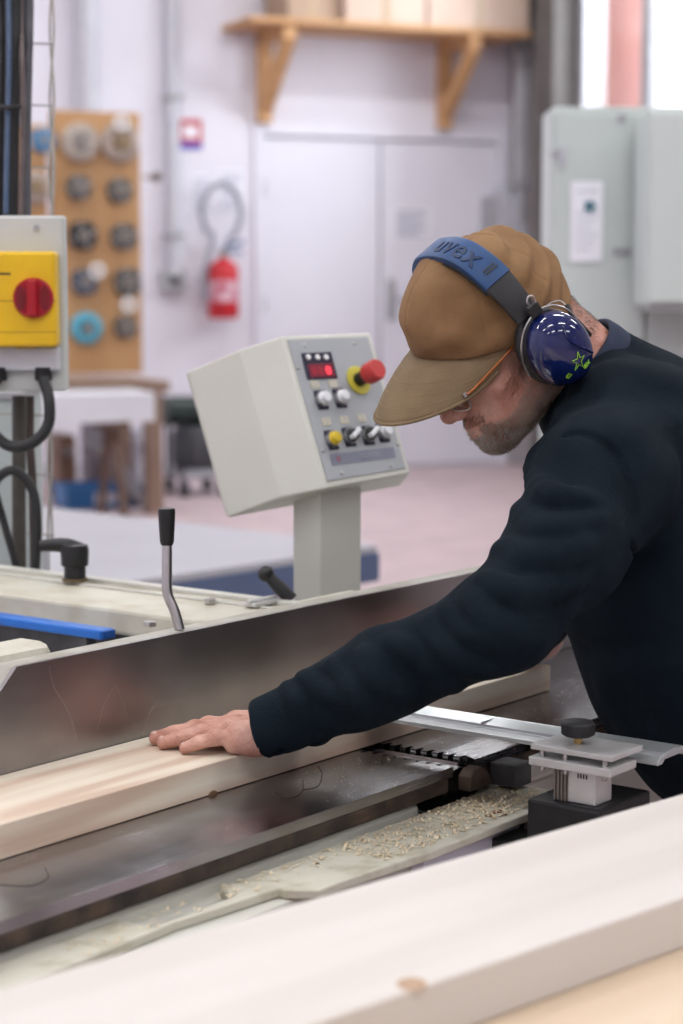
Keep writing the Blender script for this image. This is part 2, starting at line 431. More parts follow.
wall_pipe(526, .07, 1.9, HC, 'dark grey vertical pipe in the corner right of the doors', m_grey, True)
a, z = back(171, 279)
t = thing('switch_box', R(a, .0, z), 'small dark grey switch box at the foot of the wall conduit', 'switch')
obj('housing', rbox(new(), a-.09, a+.09, .0, .09, z-.09, z+.07), m_grey, t, bevel=.01)
obj('rocker', rbox(new(), a-.03, a+.03, .09, .1, z-.04, z+.03), m_blackp, t, bevel=.003)
a, z = side(516, 225)
t = thing('junction_cabinet', R(0, a, z), 'grey junction box on the corner wall below the vertical pipe', 'box')
obj('housing', box(new(), R(.12, a, z), (.24, .42, .46), RA), m_greyl, t, bevel=.01)
obj('lid', box(new(), R(.245, a, z), (.01, .38, .42), RA), m_grey, t, bevel=.003)

# sign, notices
a0, z0 = back(179, 149); a1, z1 = back(201, 120)
t = thing('fire_sign', R((a0+a1)/2, .012, z0), 'small red and white extinguisher sign above the extinguisher, blue strip below', 'sign')
obj('plate', rbox(new(), a0, a1, .0, .012, z0, z1), m_red, t)
g = new(); w_ = abs(a0-a1)
for k in (.26, .5, .72): rbox(g, a0-w_*k-.018, a0-w_*k+.018, .012, .015, z0+(z1-z0)*.36, z1-.04)
obj('pictogram', g, m_paper, t)
obj('lower_strip', rbox(new(), a0, a1, .012, .015, z0, z0+(z1-z0)*.22), mat('sign blue', (.12, .13, .5), .5, col2=(.1, .1, .45), scale=20), t)
m_ink = mat('grey print', (.45, .45, .55), .8, col2=(.5, .5, .6), scale=30)
def notice(x0, y0, x1, y1, label, off=.006, lines=7, base=0.):
    a0, z0 = back(x0, y1); a1, z1 = back(x1, y0)
    t = thing('notice', R((a0+a1)/2, base, z0), label, 'notice')
    obj('sheet', rbox(new(), a0, a1, base, base+off, z0, z1), m_paper, t)
    g = new()
    for k in range(lines):
        zz = z1-(z1-z0)*(k+1)/(lines+1); rbox(g, a0-(a0-a1)*.12, a1+(a0-a1)*(.12+.2*(k % 3 == 2)), base+off, base+off+.002, zz-.01, zz+.01)
    obj('print', g, m_ink, t)
notice(190, 175, 212, 215, 'white sheet on the wall above the extinguisher, left of the pair')
notice(217, 170, 245, 212, 'white sheet on the wall above the extinguisher, right of the pair')
notice(392, 208, 432, 240, 'white notice taped to the right hand door leaf', base=-.019)

# fire extinguisher
a, z = back(216, 318); zt2 = back(216, 258)[1]; H_ = zt2-z; c = R(a, .17, z); rr = .115
t = thing('fire_extinguisher', R(a, .02, z), 'red fire extinguisher hanging on the white wall', 'extinguisher')
obj('cylinder', lathe(new(), [(0, 0), (rr*.93, 0), (rr, .02), (rr, H_*.80), (rr*.85, H_*.9), (rr*.4, H_*.97), (.03, H_), (0, H_)], c, ZZ, 24), m_red, t, smooth=True)
obj('label', lathe(new(), [(rr+.002, H_*.28), (rr+.002, H_*.62)], c, ZZ, 24), mat('printed label', (.75, .55, .62), .5, col2=(.5, .1, .15), scale=14), t, smooth=True)
obj('valve', cyl(new(), c+ZZ*H_, ZZ, .035, .07, 14), m_steel, t, smooth=True)
g = new(); tube(g, [c+ZZ*(H_+.06), c+ZZ*(H_+.09)-E1*-.05, c+ZZ*(H_+.12)+E1*.16], .017, 8); tube(g, [c+ZZ*(H_+.05), c+ZZ*(H_+.04)+E1*.15], .014, 8)
obj('handle', g, mat('blue grey lever', (.10, .16, .3), .4, col2=(.12, .18, .33), scale=20), t, smooth=True)
hp = [c+ZZ*(H_+.05)+E1*.02]+[c+ZZ*(H_+.33)+.19*(math.cos(k)*E1*.8+math.sin(k)*ZZ*1.1)-E2*.03 for k in np.linspace(-1.2, math.pi*1.35, 14)]+[c-E1*(rr+.03)+ZZ*(H_*.75), c-E1*(rr+.02)+ZZ*(H_*.3)]
obj('hose', tube(new(), smooth_path(hp, 4), .02, 8), mat('grey hose', (.25, .26, .31), .5, col2=(.3, .3, .35), scale=20), t, smooth=True)
obj('bracket', rbox(new(), a-.05, a+.05, 0, .06, z+H_*.3, z+H_*.7), m_steel, t, bevel=.004)

# wall shelf with its cartons
a0, z0 = back(228, 26); a1 = .15
SZ = z0; dep = .62
p_l = R(a0, 0, SZ)
t = thing('wall_shelf', R(a0/2, 0, SZ), 'long timber shelf board high on the back wall on wooden brackets', 'shelf')
obj('shelf_board', rbox(new(), a1, a0+.05, 0, dep, SZ-.04, SZ), m_timber, t, bevel=.004)
for px in (250, 430):
    aa = back(px+12, 60)[0]
    g = new(); rbox(g, aa-.05, aa+.05, 0, .09, SZ-.70, SZ-.04); rbox(g, aa-.05, aa+.05, .05, dep-.04, SZ-.13, SZ-.04)
    q0 = R(aa, .05, SZ-.62); q1 = R(aa, dep-.06, SZ-.12)
    dd = nrm(q1-q0); nn = np.cross(dd, E1)
    box(g, (q0+q1)/2, (np.linalg.norm(q1-q0), .09, .08), (dd, E1, nn)); obj('bracket', g, m_timber, t, bevel=.004)
def carton(a0, a1, b0, b1, h, label, m):
    t = thing('carton', R((a0+a1)/2, (b0+b1)/2, SZ), label, 'box')
    obj('carton_body', rbox(new(), a0, a1, b0, b1, SZ+.002, SZ+h), m, t, bevel=.006)
    obj('packing_tape', rbox(new(), (a0+a1)/2-.03, (a0+a1)/2+.03, b0-.002, b1+.002, SZ+h*.0+.01, SZ+h+.002), mat('brown tape', (.5, .38, .26), .3, col2=(.46, .34, .22), scale=20), t)
c0 = back(262, 10)[0]; c1 = back(315, 10)[0]; c2 = back(395, 10)[0]
carton(c0, c1+.02, .06, dep-.1, .5, 'dark olive carton on the wall shelf, left of the pale cartons', m_card)
carton(c1, c2+.02, .05, dep-.03, .7, 'pale brown carton in the middle of the wall shelf', m_cardp)
carton(c2, a1+.02, .04, dep-.02, .66, 'long pale brown carton at the right end of the wall shelf', m_cardp)

# ceiling lamps
m_tube = mat('lit fluorescent tube', (1, 1, 1), .5, emit=((.97, .985, 1), 9.))
m_lampb = mat('white lamp housing', (.8, .8, .8), .4, col2=(.75, .75, .75), scale=20)
LAMPS = [(a, b) for a in (1.8, 4.8, 7.8, 10.5) for b in (2.5, 7, 11.2, 14.5, 18.5)]
protoL = None
LZ = HC-.5
for a, b in LAMPS:
    p = R(a, b, LZ)
    if protoL is None:
        t = thing('ceiling_lamp', p, 'white twin tube fluorescent lamp hanging below the ceiling', 'lamp', 'fluorescent lamps under the ceiling')
        obj('housing', box(new(), p+ZZ*.05, (1.6, .3, .06), RA), m_lampb, t, bevel=.008)
        for s in (-.07, .07): obj('fluorescent_tube', tube(new(), [p+E2*s-E1*.75, p+E2*s+E1*.75], .019, 10), m_tube, t, smooth=True)
        for s in (-.6, .6): obj('hanger', tube(new(), [p+E1*s+ZZ*.08, p+E1*s+ZZ*(HC-LZ)], .006, 6), m_grey, t)
        protoL = t
    else:
        r_ = protoL.copy(); C.objects.link(r_); r_.location = Vector(p)
        for ch in list(protoL.children):
            c_ = ch.copy(); C.objects.link(c_); c_.parent = r_
    L = bpy.data.lights.new('lamp light', 'AREA'); L.shape = 'RECTANGLE'; L.size = 1.5; L.size_y = .22; L.energy = LAMP_W; L.color = (.97, .985, 1)
    lo = bpy.data.objects.new('lamp_light', L); C.objects.link(lo); lo.location = Vector(p-ZZ*.04)
    lo.rotation_euler = (0, 0, math.radians(23))
# ======================= background furniture
m_ply = mat('orange brown board', (.56, .33, .16), .6, col2=(.50, .28, .125), scale=4, stretch=((1, 1, .3), (0, 0, 0)))
PB = Dp(97, 370, 12.9)
def pbp(px, py, off=0.):
    p = Pp(px, py, PB, E2); return p+E2*off
# bench
top = pbp(100, 372)[2]; BT = top-.01
t = thing('workbench', V3(*pbp(100, 400)[:2], 0), 'wooden workbench standing below the board of cutter heads', 'workbench')
m_bench = mat('worn bench wood', (.26, .17, .125), .6, col2=(.32, .22, .165), scale=5)
_fp = lambda x, y: Pp(x, y, PB+E2*.75, E2)-E2*.75
pl = _fp(8, 380); pr = _fp(170, 380); Lb = np.linalg.norm(pr-pl); cen = (pl+pr)/2
xa = nrm(pr-pl)
def bb_(du0, du1, dv0, dv1, z0, z1, bm=None):   # along bench, towards the camera
    c = V3(pl[0], pl[1], 0)+xa*(du0+du1)/2+E2*(dv0+dv1)/2+ZZ*(z0+z1)/2
    return box(bm or new(), c, (du1-du0, dv1-dv0, z1-z0), (xa, E2, ZZ))
obj('bench_top', bb_(0, Lb, -.1, .75, BT-.07, BT), m_bench, t, bevel=.006)
for s in (.04, Lb-.14):
    for v in (-.05, .62): obj('leg', bb_(s, s+.1, v, v+.1, 0, BT-.07), m_bench, t, bevel=.004)
obj('apron', bb_(.1, Lb-.1, .66, .70, BT-.2, BT-.07), m_ply, t, bevel=.004)
# board with pegs
a = pbp(50, 110); b = pbp(142, 372)
w_ = float(np.dot(b-a, E1)); h_ = a[2]-BT
t = thing('peg_board', V3(*pbp(97, 370)[:2], BT), 'tall orange brown wooden board carrying rows of cutter heads', 'board')
cb = (a+b)/2; cb[2] = BT+h_/2
obj('panel', box(new(), cb, (w_, .03, h_), RA), m_ply, t, bevel=.003)
a2 = pbp(12, 124); b2_ = pbp(50, 372); w2_ = float(np.dot(b2_-a2, E1)); h2_ = a2[2]-BT; c2_ = (a2+b2_)/2; c2_[2] = BT+h2_/2
obj('side_panel', box(new(), c2_, (w2_, .03, h2_), RA), m_ply, t, bevel=.003)
g = new()
for s in (-1, 1): box(g, cb+E1*s*(w_/2-.03)-E2*.03, (.05, .03, h_), RA)
obj('batten', g, m_bench, t, bevel=.003)
rows = [(41, 141, 12, 0, 'blue'), (78, 143, 19, 1, 'stone'), (118, 143, 20, 1, 'tan'), (34, 188, 16, 1, 'tan'), (76, 188, 13, 0, 'dark'), (117, 191, 13, 0, 'dark'),
        (80, 236, 15, 0, 'black'), (121, 237, 14, 0, 'dark'), (82, 282, 14, 0, 'slate'), (125, 282, 15, 0, 'dark'), (84, 328, 16, 1, 'sky'), (123, 327, 12, 0, 'dark'), (35, 236, 13, 0, 'dark')]
rn = ['topmost', 'second', 'third', 'fourth', 'lowest']
where = {(41, 141): 'blue cutter head in the top row of the board, behind the wire tray', (78, 143): 'pale stone coloured disc in the middle of the top row of the board',
         (118, 143): 'tan and grey ribbed disc at the right end of the top row of the board', (34, 188): 'tan disc behind the wires in the second row of the board',
         (76, 188): 'small dark cutter head in the middle of the second row', (117, 191): 'dark cutter head at the right end of the second row',
         (80, 236): 'black round cutter head in the third row, nearest the switch box', (121, 237): 'grey cutter head at the right end of the third row',
         (82, 282): 'slate blue cutter head in the fourth row, nearest the yellow switch', (125, 282): 'grey toothed cutter head at the right end of the fourth row',
         (84, 328): 'light blue disc in the lowest row of the board', (123, 327): 'small dark cutter head at the right end of the lowest row',
         (35, 236): 'dark cutter head on the board hidden mostly by the switch box'}
pal = {'blue': (.02, .20, .42), 'stone': (.36, .31, .27), 'tan': (.34, .28, .24), 'dark': (.10, .095, .09), 'black': (.03, .03, .032), 'slate': (.07, .09, .13), 'sky': (.09, .34, .46)}
pm = {k: mat(k+' cutter metal', v, .45, .25, col2=tuple(c*1.4+.01 for c in v), scale=25) for k, v in pal.items()}
m_brass = mat('brass boss', (.45, .33, .2), .35, .8, col2=(.5, .38, .25), scale=20)
for px, py, r, kind, cn in rows:
    c = pbp(px, py, .02); rr = r/F*12.9
    t = thing('cutter_head', c, where[(px, py)], 'cutter head', 'cutter heads hung on the board')
    n = E2
    if kind:
        g = lathe(new(), [(0, 0), (rr*.7, 0), (rr, .012), (rr, .05), (rr*.9, .06), (rr*.55, .062), (rr*.45, .05), (0, .05)], c, n, 28)
    else:
        g = new(); N = 12
        pts = []
        for i in range(N):
            k = 2*math.pi*i/N; q = rr*(1 if i % 3 else .86)
            pts.append(c+q*(math.cos(k)*E1+math.sin(k)*ZZ)); pts.append(c+rr*.93*(math.cos(k+.25)*E1+math.sin(k+.25)*ZZ))
        prism(g, pts, n*.07)
    obj('cutter_body', g, pm[cn], t, smooth=bool(kind), bevel=.004)
    obj('bore', lathe(new(), [(rr*.34, .04), (rr*.34, .085), (rr*.18, .085), (rr*.18, .05), (0, .05)], c, n, 18), m_steel if cn != 'tan' else m_brass, t, smooth=True)
    obj('peg', cyl(new(), c, n, .012, .12, 8), m_brass, t, smooth=True)
    if not kind:
        for i in range(4):
            k = math.pi/2*i+.3; p = c+n*.06+rr*.66*(math.cos(k)*E1+math.sin(k)*ZZ)
            obj('blade', box(new(), p, (.028, .03, .03), RA), m_steel, t, bevel=.003)
for px, py, lab in ((93, 271, 'bright silver ring hanging beside the slate blue cutter head'), (124, 305, 'bright silver ring hanging just above the lowest right cutter head'), (117, 124, 'cream disc on the board above the tan ribbed disc')):
    c = pbp(px, py, .1)
    g = new(); pts = [c+.038*(math.cos(k)*E1+math.sin(k)*ZZ) for k in np.linspace(0, 2*math.pi, 19)]
    tube(g, pts, .014, 8); tube(g, [c-E2*.1+ZZ*.03, c+ZZ*.03], .008, 6)
    tag(obj('spacer_ring', g, m_white, smooth=True, loc=c-E2*.08), lab, 'ring')
c = pbp(144, 177, -.0)
t = thing('coat_peg', c, 'dark peg knob sticking out right of the board of cutter heads', 'peg')
obj('arm', tube(new(), [c, c+E1*.07], .012, 8), m_bench, t); obj('knob', lathe(new(), [(0, 0), (.03, .01), (.035, .03), (.02, .05), (0, .05)], c+E1*.06, E1, 14), mat('dark wood knob', (.08, .06, .03), .4, col2=(.1, .08, .04), scale=20), t, smooth=True)

# long white panels lying in front of the bench, on trestle
z1 = Dp(80, 391, 11.6)[2]
c = Dp(70, 391, 11.6)
t = thing('white_panel_stack', V3(c[0], c[1], 0), 'long white panel lying on a wooden trestle in front of the workbench', 'panel')
m_trs = mat('dark trestle wood', (.13, .08, .06), .7, col2=(.17, .11, .08), scale=8)
m_wp = mat('white laminate', (.74, .76, .80), .4, col2=(.70, .72, .77), scale=3)
PA = (nrm(E1), E2, ZZ)
obj('panel', box(new(), V3(c[0], c[1], z1-.09)+E1*-.18, (1.25, .45, .17), PA), m_wp, t, bevel=.006)
for s in (-.6, .25):
    g = new()
    for v in (-.17, .17):
        tube(g, [V3(c[0], c[1], z1-.2)+E1*s+E2*v*.3, V3(c[0], c[1], .0)+E1*s+E2*v*1.6], .03, 6)
    box(g, V3(c[0], c[1], z1-.2)+E1*s, (.08, .45, .06), PA)
    obj('trestle', g, m_trs, t)
# leaning plank, crate, clutter under and beside the bench
c = Dp(110, 497, 12.2); fl = lambda px, py: Zp(px, py, 0)
c = fl(98, 506)
t = thing('plastic_crate', c, 'blue plastic crate on the floor under the white panel', 'crate')
m_bl = mat('blue crate plastic', (.03, .16, .42), .4, col2=(.05, .22, .5), scale=8)
g = new(); w_ = .50; d_ = .34; hh = .15
box(g, c+ZZ*.01, (w_, d_, .02), RA)
for s in (-1, 1):
    box(g, c+E1*s*(w_/2-.01)+ZZ*hh/2, (.02, d_, hh), RA); box(g, c+E2*s*(d_/2-.01)+ZZ*hh/2, (w_, .02, hh), RA)
obj('shell', g, m_bl, t, bevel=.004)
obj('rim', [0] and (lambda g: (box(g, c+E2*(d_/2+.01)+ZZ*(hh-.02), (w_+.04, .02, .03), RA), box(g, c-E2*(d_/2+.01)+ZZ*(hh-.02), (w_+.04, .02, .03), RA), g)[-1])(new()), m_bl, t, bevel=.003)
obj('label', box(new(), c+E2*(d_/2+.002)+ZZ*.07, (.14, .004, .06), RA), m_paper, t)
p0 = fl(146, 505); p1 = Dp(92, 440, 12.1)
t = thing('leaning_plank', p0, 'dark grey plank leaning diagonally behind the blue crate', 'plank')
dd = nrm(p1-p0); g = new(); box(g, (p0+p1)/2, (np.linalg.norm(p1-p0), .06, .12), (dd, nrm(np.cross(ZZ, dd)), nrm(np.cross(dd, nrm(np.cross(ZZ, dd))))))
obj('bar', g, mat('dark bar', (.16, .15, .17), .5, col2=(.2, .19, .2), scale=9), t, bevel=.004)
obj('foot', box(new(), p0+ZZ*.02, (.16, .12, .04), RA), m_dark, t, bevel=.004)
def clutter(px0, py0, px1, py1, d, col, label, name, cat, lid=None):
    a = Dp(px0, py1, d); b = Dp(px1, py0, d); c = (a+b)/2; w_ = b[0]-a[0]; h_ = b[2]-a[2]
    t = thing(name, V3(c[0], c[1]+.1, a[2]), label, cat)
    m1 = mat(name+' body', col, .5, col2=tuple(x*1.4+.01 for x in col), scale=9)
    obj('body', box(new(), V3(c[0], c[1]+.1, c[2]), (w_, .35, h_), RA), m1, t, bevel=.02)
    obj('top_cover', box(new(), V3(c[0], c[1]+.1, b[2]+.01), (w_*.9, .33, .03), RA), mat(name+' cover', lid or tuple(x*.7 for x in col), .5, col2=col, scale=9), t, bevel=.008)
    for s in (-.3, .3): obj('handle', tube(new(), [V3(c[0]+w_*s, c[1]-.09, c[2]+h_*.2), V3(c[0]+w_*s, c[1]-.13, c[2]+h_*.2), V3(c[0]+w_*s+.06, c[1]-.13, c[2]+h_*.2), V3(c[0]+w_*s+.06, c[1]-.09, c[2]+h_*.2)], .01, 6), m_steel, t)
    return t
zf = .26
y26 = 12.4
pz = lambda px, py: None
def on_floor(px, w, h, col, label, name, cat, py=506, lid=None, d_=.35, z=0., leg=False):
    c = Zp(px, py, z)
    t = thing(name, c, label, cat); w_ = w/F*c[1]; h_ = h/F*c[1]
    m1 = mat(name+' body', col, .5, col2=tuple(x*1.4+.01 for x in col), scale=9)
    obj('body', box(new(), c+ZZ*h_/2, (w_, d_, h_-.002), RA), m1, t, bevel=.02)
    obj('lid', box(new(), c+ZZ*(h_+.01), (w_*.94, d_*.94, .03), RA), mat(name+' lid', lid or tuple(x*.7 for x in col), .5, col2=col, scale=9), t, bevel=.008)
    obj('latch', box(new(), c+ZZ*h_*.8+E2*(d_/2+.01), (.06, .02, .05), RA), m_steel, t, bevel=.003)
    return t
on_floor(62, 18, 60, (.16, .09, .06), 'dark brown box standing under the bench left of the blue crate', 'storage_box', 'box', 497)
on_floor(104, 34, 66, (.13, .11, .13), 'dark box under the bench behind the leaning plank', 'tool_case', 'case', 492)
on_floor(140, 26, 56, (.55, .53, .6), 'pale box on the floor right of the leaning plank', 'pale_box', 'box', 488)
# dark machine with motor right of the bench
c = Zp(196, 494, 0)
t = thing('dust_extractor', c, 'dark workshop extractor on a cart right of the workbench', 'machine')
s_ = c[1]/F
m_dm = mat('dark machine paint', (.035, .04, .05), .5, col2=(.06, .07, .08), scale=6)
obj('cart', box(new(), c+ZZ*22*s_, (46*s_, .4, 8*s_), RA), mat('grey cart', (.35, .35, .38), .5, col2=(.42, .42, .45), scale=6), t, bevel=.01)
obj('motor', tube(new(), [c+ZZ*84*s_-E1*.22, c+ZZ*84*s_+E1*.22], 15*s_, 18), mat('dark green motor', (.015, .03, .028), .4, col2=(.03, .045, .04), scale=6), t, smooth=True)
obj('drum', lathe(new(), [(0, 28*s_), (22*s_, 28*s_), (24*s_, 34*s_), (24*s_, 62*s_), (20*s_, 68*s_), (0, 70*s_)], c, ZZ, 22), mat('grey drum', (.06, .06, .07), .5, col2=(.09, .09, .1), scale=6), t, smooth=True)
for sx_ in (-1, 1):
    for sy in (-.16, .16):
        obj('wheel', cyl(new(), c+E1*sx_*20*s_+E2*sy-E1*.02+ZZ*8*s_, E1, 8*s_, .04, 14), m_dm, t, smooth=True)
        obj('upright', tube(new(), [c+E1*sx_*21*s_+E2*sy+ZZ*10*s_, c+E1*sx_*21*s_+E2*sy+ZZ*74*s_], .02, 6), m_dm, t)

# grey topped table with slate blue edge in the middle distance
tz = .74
A = Zp(380, 545, tz); Bq = Zp(120, 583, tz); Cq = Zp(-140, 575, tz) ; Dq = Zp(322, 503, tz)
m_gt = mat('pale grey table top', (.44, .44, .48), .35, col2=(.40, .40, .44), scale=2.5)
m_bt = mat('slate blue edge paint', (.075, .11, .20), .45, col2=(.09, .125, .22), scale=5)
k_ = nrm(Bq-A); Bq = A+k_*2.2; k2 = nrm(Dq-A); k2 = nrm(k2-k_*np.dot(k2, k_)); Wd = 1.9
tc_ = A+k_*1.1+k2*Wd/2
t = thing('machine_table', V3(tc_[0], tc_[1], 0), 'large grey topped table with a slate blue edge behind the planer', 'table')
obj('table_top', box(new(), tc_-ZZ*.01, (2.2-.01, Wd-.01, .02), (k_, k2, ZZ)), m_gt, t, bevel=.003)
obj('edge_frame', box(new(), tc_-ZZ*.058, (2.2, Wd, .075), (k_, k2, ZZ)), m_bt, t, bevel=.004)
obj('pedestal', box(new(), V3(tc_[0], tc_[1], (tz-.096)/2)+k_*.3+k2*.1, (1.2, 1.0, tz-.098), (k_, k2, ZZ)), m_bt, t, bevel=.01)
for s in (-1, 1):
    for q in (-1, 1): obj('leg', box(new(), V3(tc_[0], tc_[1], (tz-.096)/2)+k_*s*1.0+k2*q*(Wd/2-.1), (.07, .07, tz-.098), (k_, k2, ZZ)), m_bt, t, bevel=.004)

# tall pale cabinet on the right, wall box in front of it
m_cab = mat('pale grey green enamel', (.56, .61, .59), .45, col2=(.52, .57, .55), scale=1.5)
c0 = Dp(541, 108, 6.0)+V3(.03, 0, 0); c1 = Dp(646, 108, 6.0); ztop = c0[2]; wx = 1.75
t = thing('tall_cabinet', V3(c0[0]+wx/2, 6.3, 0), 'tall pale grey green control cabinet behind the man', 'cabinet')
obj('carcass', box(new(), (c0[0]+wx/2, 6.03+.175, (ztop-.05)/2+.05), (wx, .3, ztop-.05)), m_cab, t, bevel=.006)
obj('plinth', box(new(), (c0[0]+wx/2, 6.03+.18, .025), (wx-.04, .27, .05)), m_grey, t)
for x0, x1, nm in ((c0[0]+.008, c1[0]-.004, 0), (c1[0]+.004, c0[0]+wx-.008, 1)):
    d = obj('door', box(new(), ((x0+x1)/2, 6.03+.014, (ztop+.04)/2), (x1-x0, .022, ztop-.08)), m_cab, t, bevel=.005)
    for z in (.5, 1.0, 1.52): obj('lock', cyl(new(), V3(x1-.06 if nm == 0 else x0+.05, 6.03+.003, z), -V3(0, 1, 0), .014, .008, 12), m_grey, d, smooth=True)
    for z in (.4, ztop-.15): obj('hinge', tube(new(), [V3(x0+.02 if nm == 0 else x1-.02, 6.02, z-.03), V3(x0+.02 if nm == 0 else x1-.02, 6.02, z+.03)], .008, 8), m_greyl, d, smooth=True)
for px, py in ((552, 155), (619, 120), (616, 252)):
    p = Dp(px, py, 6.0); p[1] = 6.03
    obj('lock', cyl(new(), p+V3(0, .004, 0), -V3(0, 1, 0), .013, .01, 12), m_grey, t, smooth=True)
a = Dp(569, 262, 6.0); b = Dp(601, 182, 6.0)
t = thing('information_sheet', V3((a[0]+b[0])/2, 6.025, a[2]), 'white sheet with a green emblem on the tall cabinet door', 'notice')
obj('sheet', box(new(), ((a[0]+b[0])/2, 6.026, (a[2]+b[2])/2), (b[0]-a[0], .004, b[2]-a[2])), m_paper, t)
g = new(); p = Dp(588, 207, 6.0); p[1] = 6.024
for k in range(5):
    q = 2*math.pi*k/5; cyl(g, p+V3(math.cos(q)*.011, 0, math.sin(q)*.011), -V3(0, 1, 0), .008, .003, 10)
obj('emblem', g, mat('green print', (.05, .2, .2), .6, col2=(.04, .15, .25), scale=50), t)
g = new()
for k in range(9):
    p = Dp(585, 192+k*7.2, 6.0)
    if k in (1, 2): continue
    box(g, (p[0]-.005*(k % 3), 6.023, p[2]), ((b[0]-a[0])*(.7-.12*(k % 3)), .002, .004))
obj('print', g, m_ink, t)
a = Dp(646, 306, 5.7); b = Dp(646, 108, 5.7)
t = thing('wall_cabinet', V3(a[0]+.4, 5.9, a[2]), 'shallow pale cabinet mounted on the tall cabinet at the right edge', 'cabinet')
obj('carcass', box(new(), (a[0]+.4, 5.86, (a[2]+ztop)/2-.02), (.8, .29, ztop-a[2]-.04)), m_cab, t, bevel=.006)
obj('door', box(new(), (a[0]+.4, 5.705, (a[2]+ztop)/2-.02), (.79, .02, ztop-a[2]-.06)), m_cab, t, bevel=.005)
obj('bottom_strip', box(new(), (a[0]+.4, 5.86, a[2]-.008), (.78, .28, .012)), m_grey, t)  # thin grey strip along the underside of the cabinet
# ======================= the surface planer
def uv(p): q = np.asarray(p)-MO; return float(q@U), float(q@V)
def uvz(px, py, z): return uv(Zp(px, py, z))
m_cast = brushed('ground cast iron', (.42, .42, .44), .24, U, dirt=(.30, .295, .30), streak=.14, blotch=.22)
m_side = mat('rusty cast side', (.028, .024, .022), .7, .2, col2=(.12, .08, .055), scale=22, bump=.0006, lo=.35, hi=.75)
m_fence = brushed('ground steel fence', (.36, .345, .345), .34, U, dirt=(.28, .27, .27), streak=.22, blotch=.10)
m_cream = mat('cream machine paint with dust', (.58, .56, .47), .5, col2=(.44, .40, .30), scale=14, detail=8, bump=.0003, lo=.45, hi=.72)
m_creamc = mat('clean cream enamel', (.60, .60, .54), .42, col2=(.56, .55, .49), scale=4, bump=.0001, bscale=140)
m_alu = brushed('anodised aluminium', (.64, .68, .68), .34, V, dirt=(.56, .60, .60), metal=.75)
m_alus = mat('milled aluminium', (.66, .66, .65), .42, .6, col2=(.60, .60, .59), scale=30)
m_dirt = mat('dusty worn paint', (.56, .54, .45), .7, col2=(.36, .32, .22), scale=24, detail=9, bump=.0006, lo=.5, hi=.75)
m_bluep = mat('bright blue plastic', (.01, .13, .52), .35, col2=(.012, .15, .56), scale=30)
m_lav = mat('white side panel', (.68, .68, .76), .5, col2=(.62, .62, .70), scale=5)

pl_ = thing('surface_planer', M(.2, .1, 0), 'cream surface planer with steel fence that the man works at', 'machine')
# body
g = new(); mbox(g, -1.2, 1.6, -.235, .62, .12, .80)
mbox(g, -1.2, .10, -.25, .40, .80, .828); mbox(g, .26, 1.6, -.25, .40, .80, .828)
obj('body', g, m_creamc, pl_, bevel=.008)
obj('plinth', mbox(new(), -1.15, 1.55, -.2, .57, 0, .12), m_dark, pl_)
# tables with toothed lips at the cutter slot
SU0, SU1 = .158, .200
def table(name, u0, u1, lip, sgn, z):
    vn, vf = -.258, .30
    pts = []; nt_ = 26; p = .0158
    if sgn > 0:  # lip at u1
        pts = [(u0, vn), (lip-.004, vn)]
        v = vn+.006
        while v < vf-.01:
            pts += [(lip, v), (lip, v+p*.52), (lip-.010, v+p*.60), (lip-.010, v+p*.92)]; v += p
        pts += [(lip, vf), (u0, vf)]
    else:
        pts = [(u1, vf), (lip, vf)]
        v = vf-.006
        while v > vn+.02:
            pts += [(lip, v), (lip, v-p*.52), (lip+.010, v-p*.60), (lip+.010, v-p*.92)]; v -= p
        pts += [(lip, vn), (u1, vn)]
    g = new(); prism(g, [M(a, b, z-.012) for a, b in pts], ZZ*.012)
    o = obj(name, g, m_cast, pl_)
    g = new()
    if sgn > 0: mbox(g, u0, lip-.012, vn, vf, .830, z-.0121)
    else: mbox(g, lip+.012, u1, vn, vf, .830, z-.0121)
    g2 = obj('side_casting', g, m_side, o, bevel=.003)
    return o
tin = table('infeed_table', -1.3, 0, SU0, 1, T)
tout = table('outfeed_table', 0, 1.7, SU1, -1, T)
# curved casting at the near end of the slot
prof = [(.158, .832), (.158, .850), (.168, .857), (.182, .858), (.196, .85), (.214, .832)]
obj('slot_casting', prism(new(), [M(a, -.262, b) for a, b in prof], -V*.018), m_side, tin, bevel=.002)
g = new(); mbox(g, .226, .262, -.300, -.262, .825, .853); obj('guard_stop', g, m_dark, tout, bevel=.003)
# cutter block
c0 = M(.179, -.25, .815); g = new(); tube(g, [c0, c0+V*.5], .038, 28)
cb = obj('cutter_block', g, mat('dark cutter block', (.03, .03, .032), .3, .9, col2=(.06, .06, .06), scale=40), pl_, smooth=True)
for k in (1.25, 2.3, 3.4, 4.6):
    q = c0+.0385*(math.cos(k)*U+math.sin(k)*ZZ)
    obj('cutter_knife', box(new(), q+V*.25, (.003, .48, .007), (nrm(np.cross(V, math.cos(k)*U+math.sin(k)*ZZ)), V, math.cos(k)*U+math.sin(k)*ZZ)), m_steel, cb)
# side ledge
lz = .82
near = [(-60, 965), (62, 968), (90, 957), (174, 922), (279, 888), (284, 890), (319, 890), (340, 882), (435, 850), (532, 812)]
npt = [uvz(x, y, lz) for x, y in near]
far = [(.262, -.262), (-.27, -.262), (-.285, -.292), (-.40, -.292), (-.405, -.250), (-.75, -.250)]
npt[0] = (-.75, npt[1][1]); pts = npt+[(.262, npt[-1][1])]+far
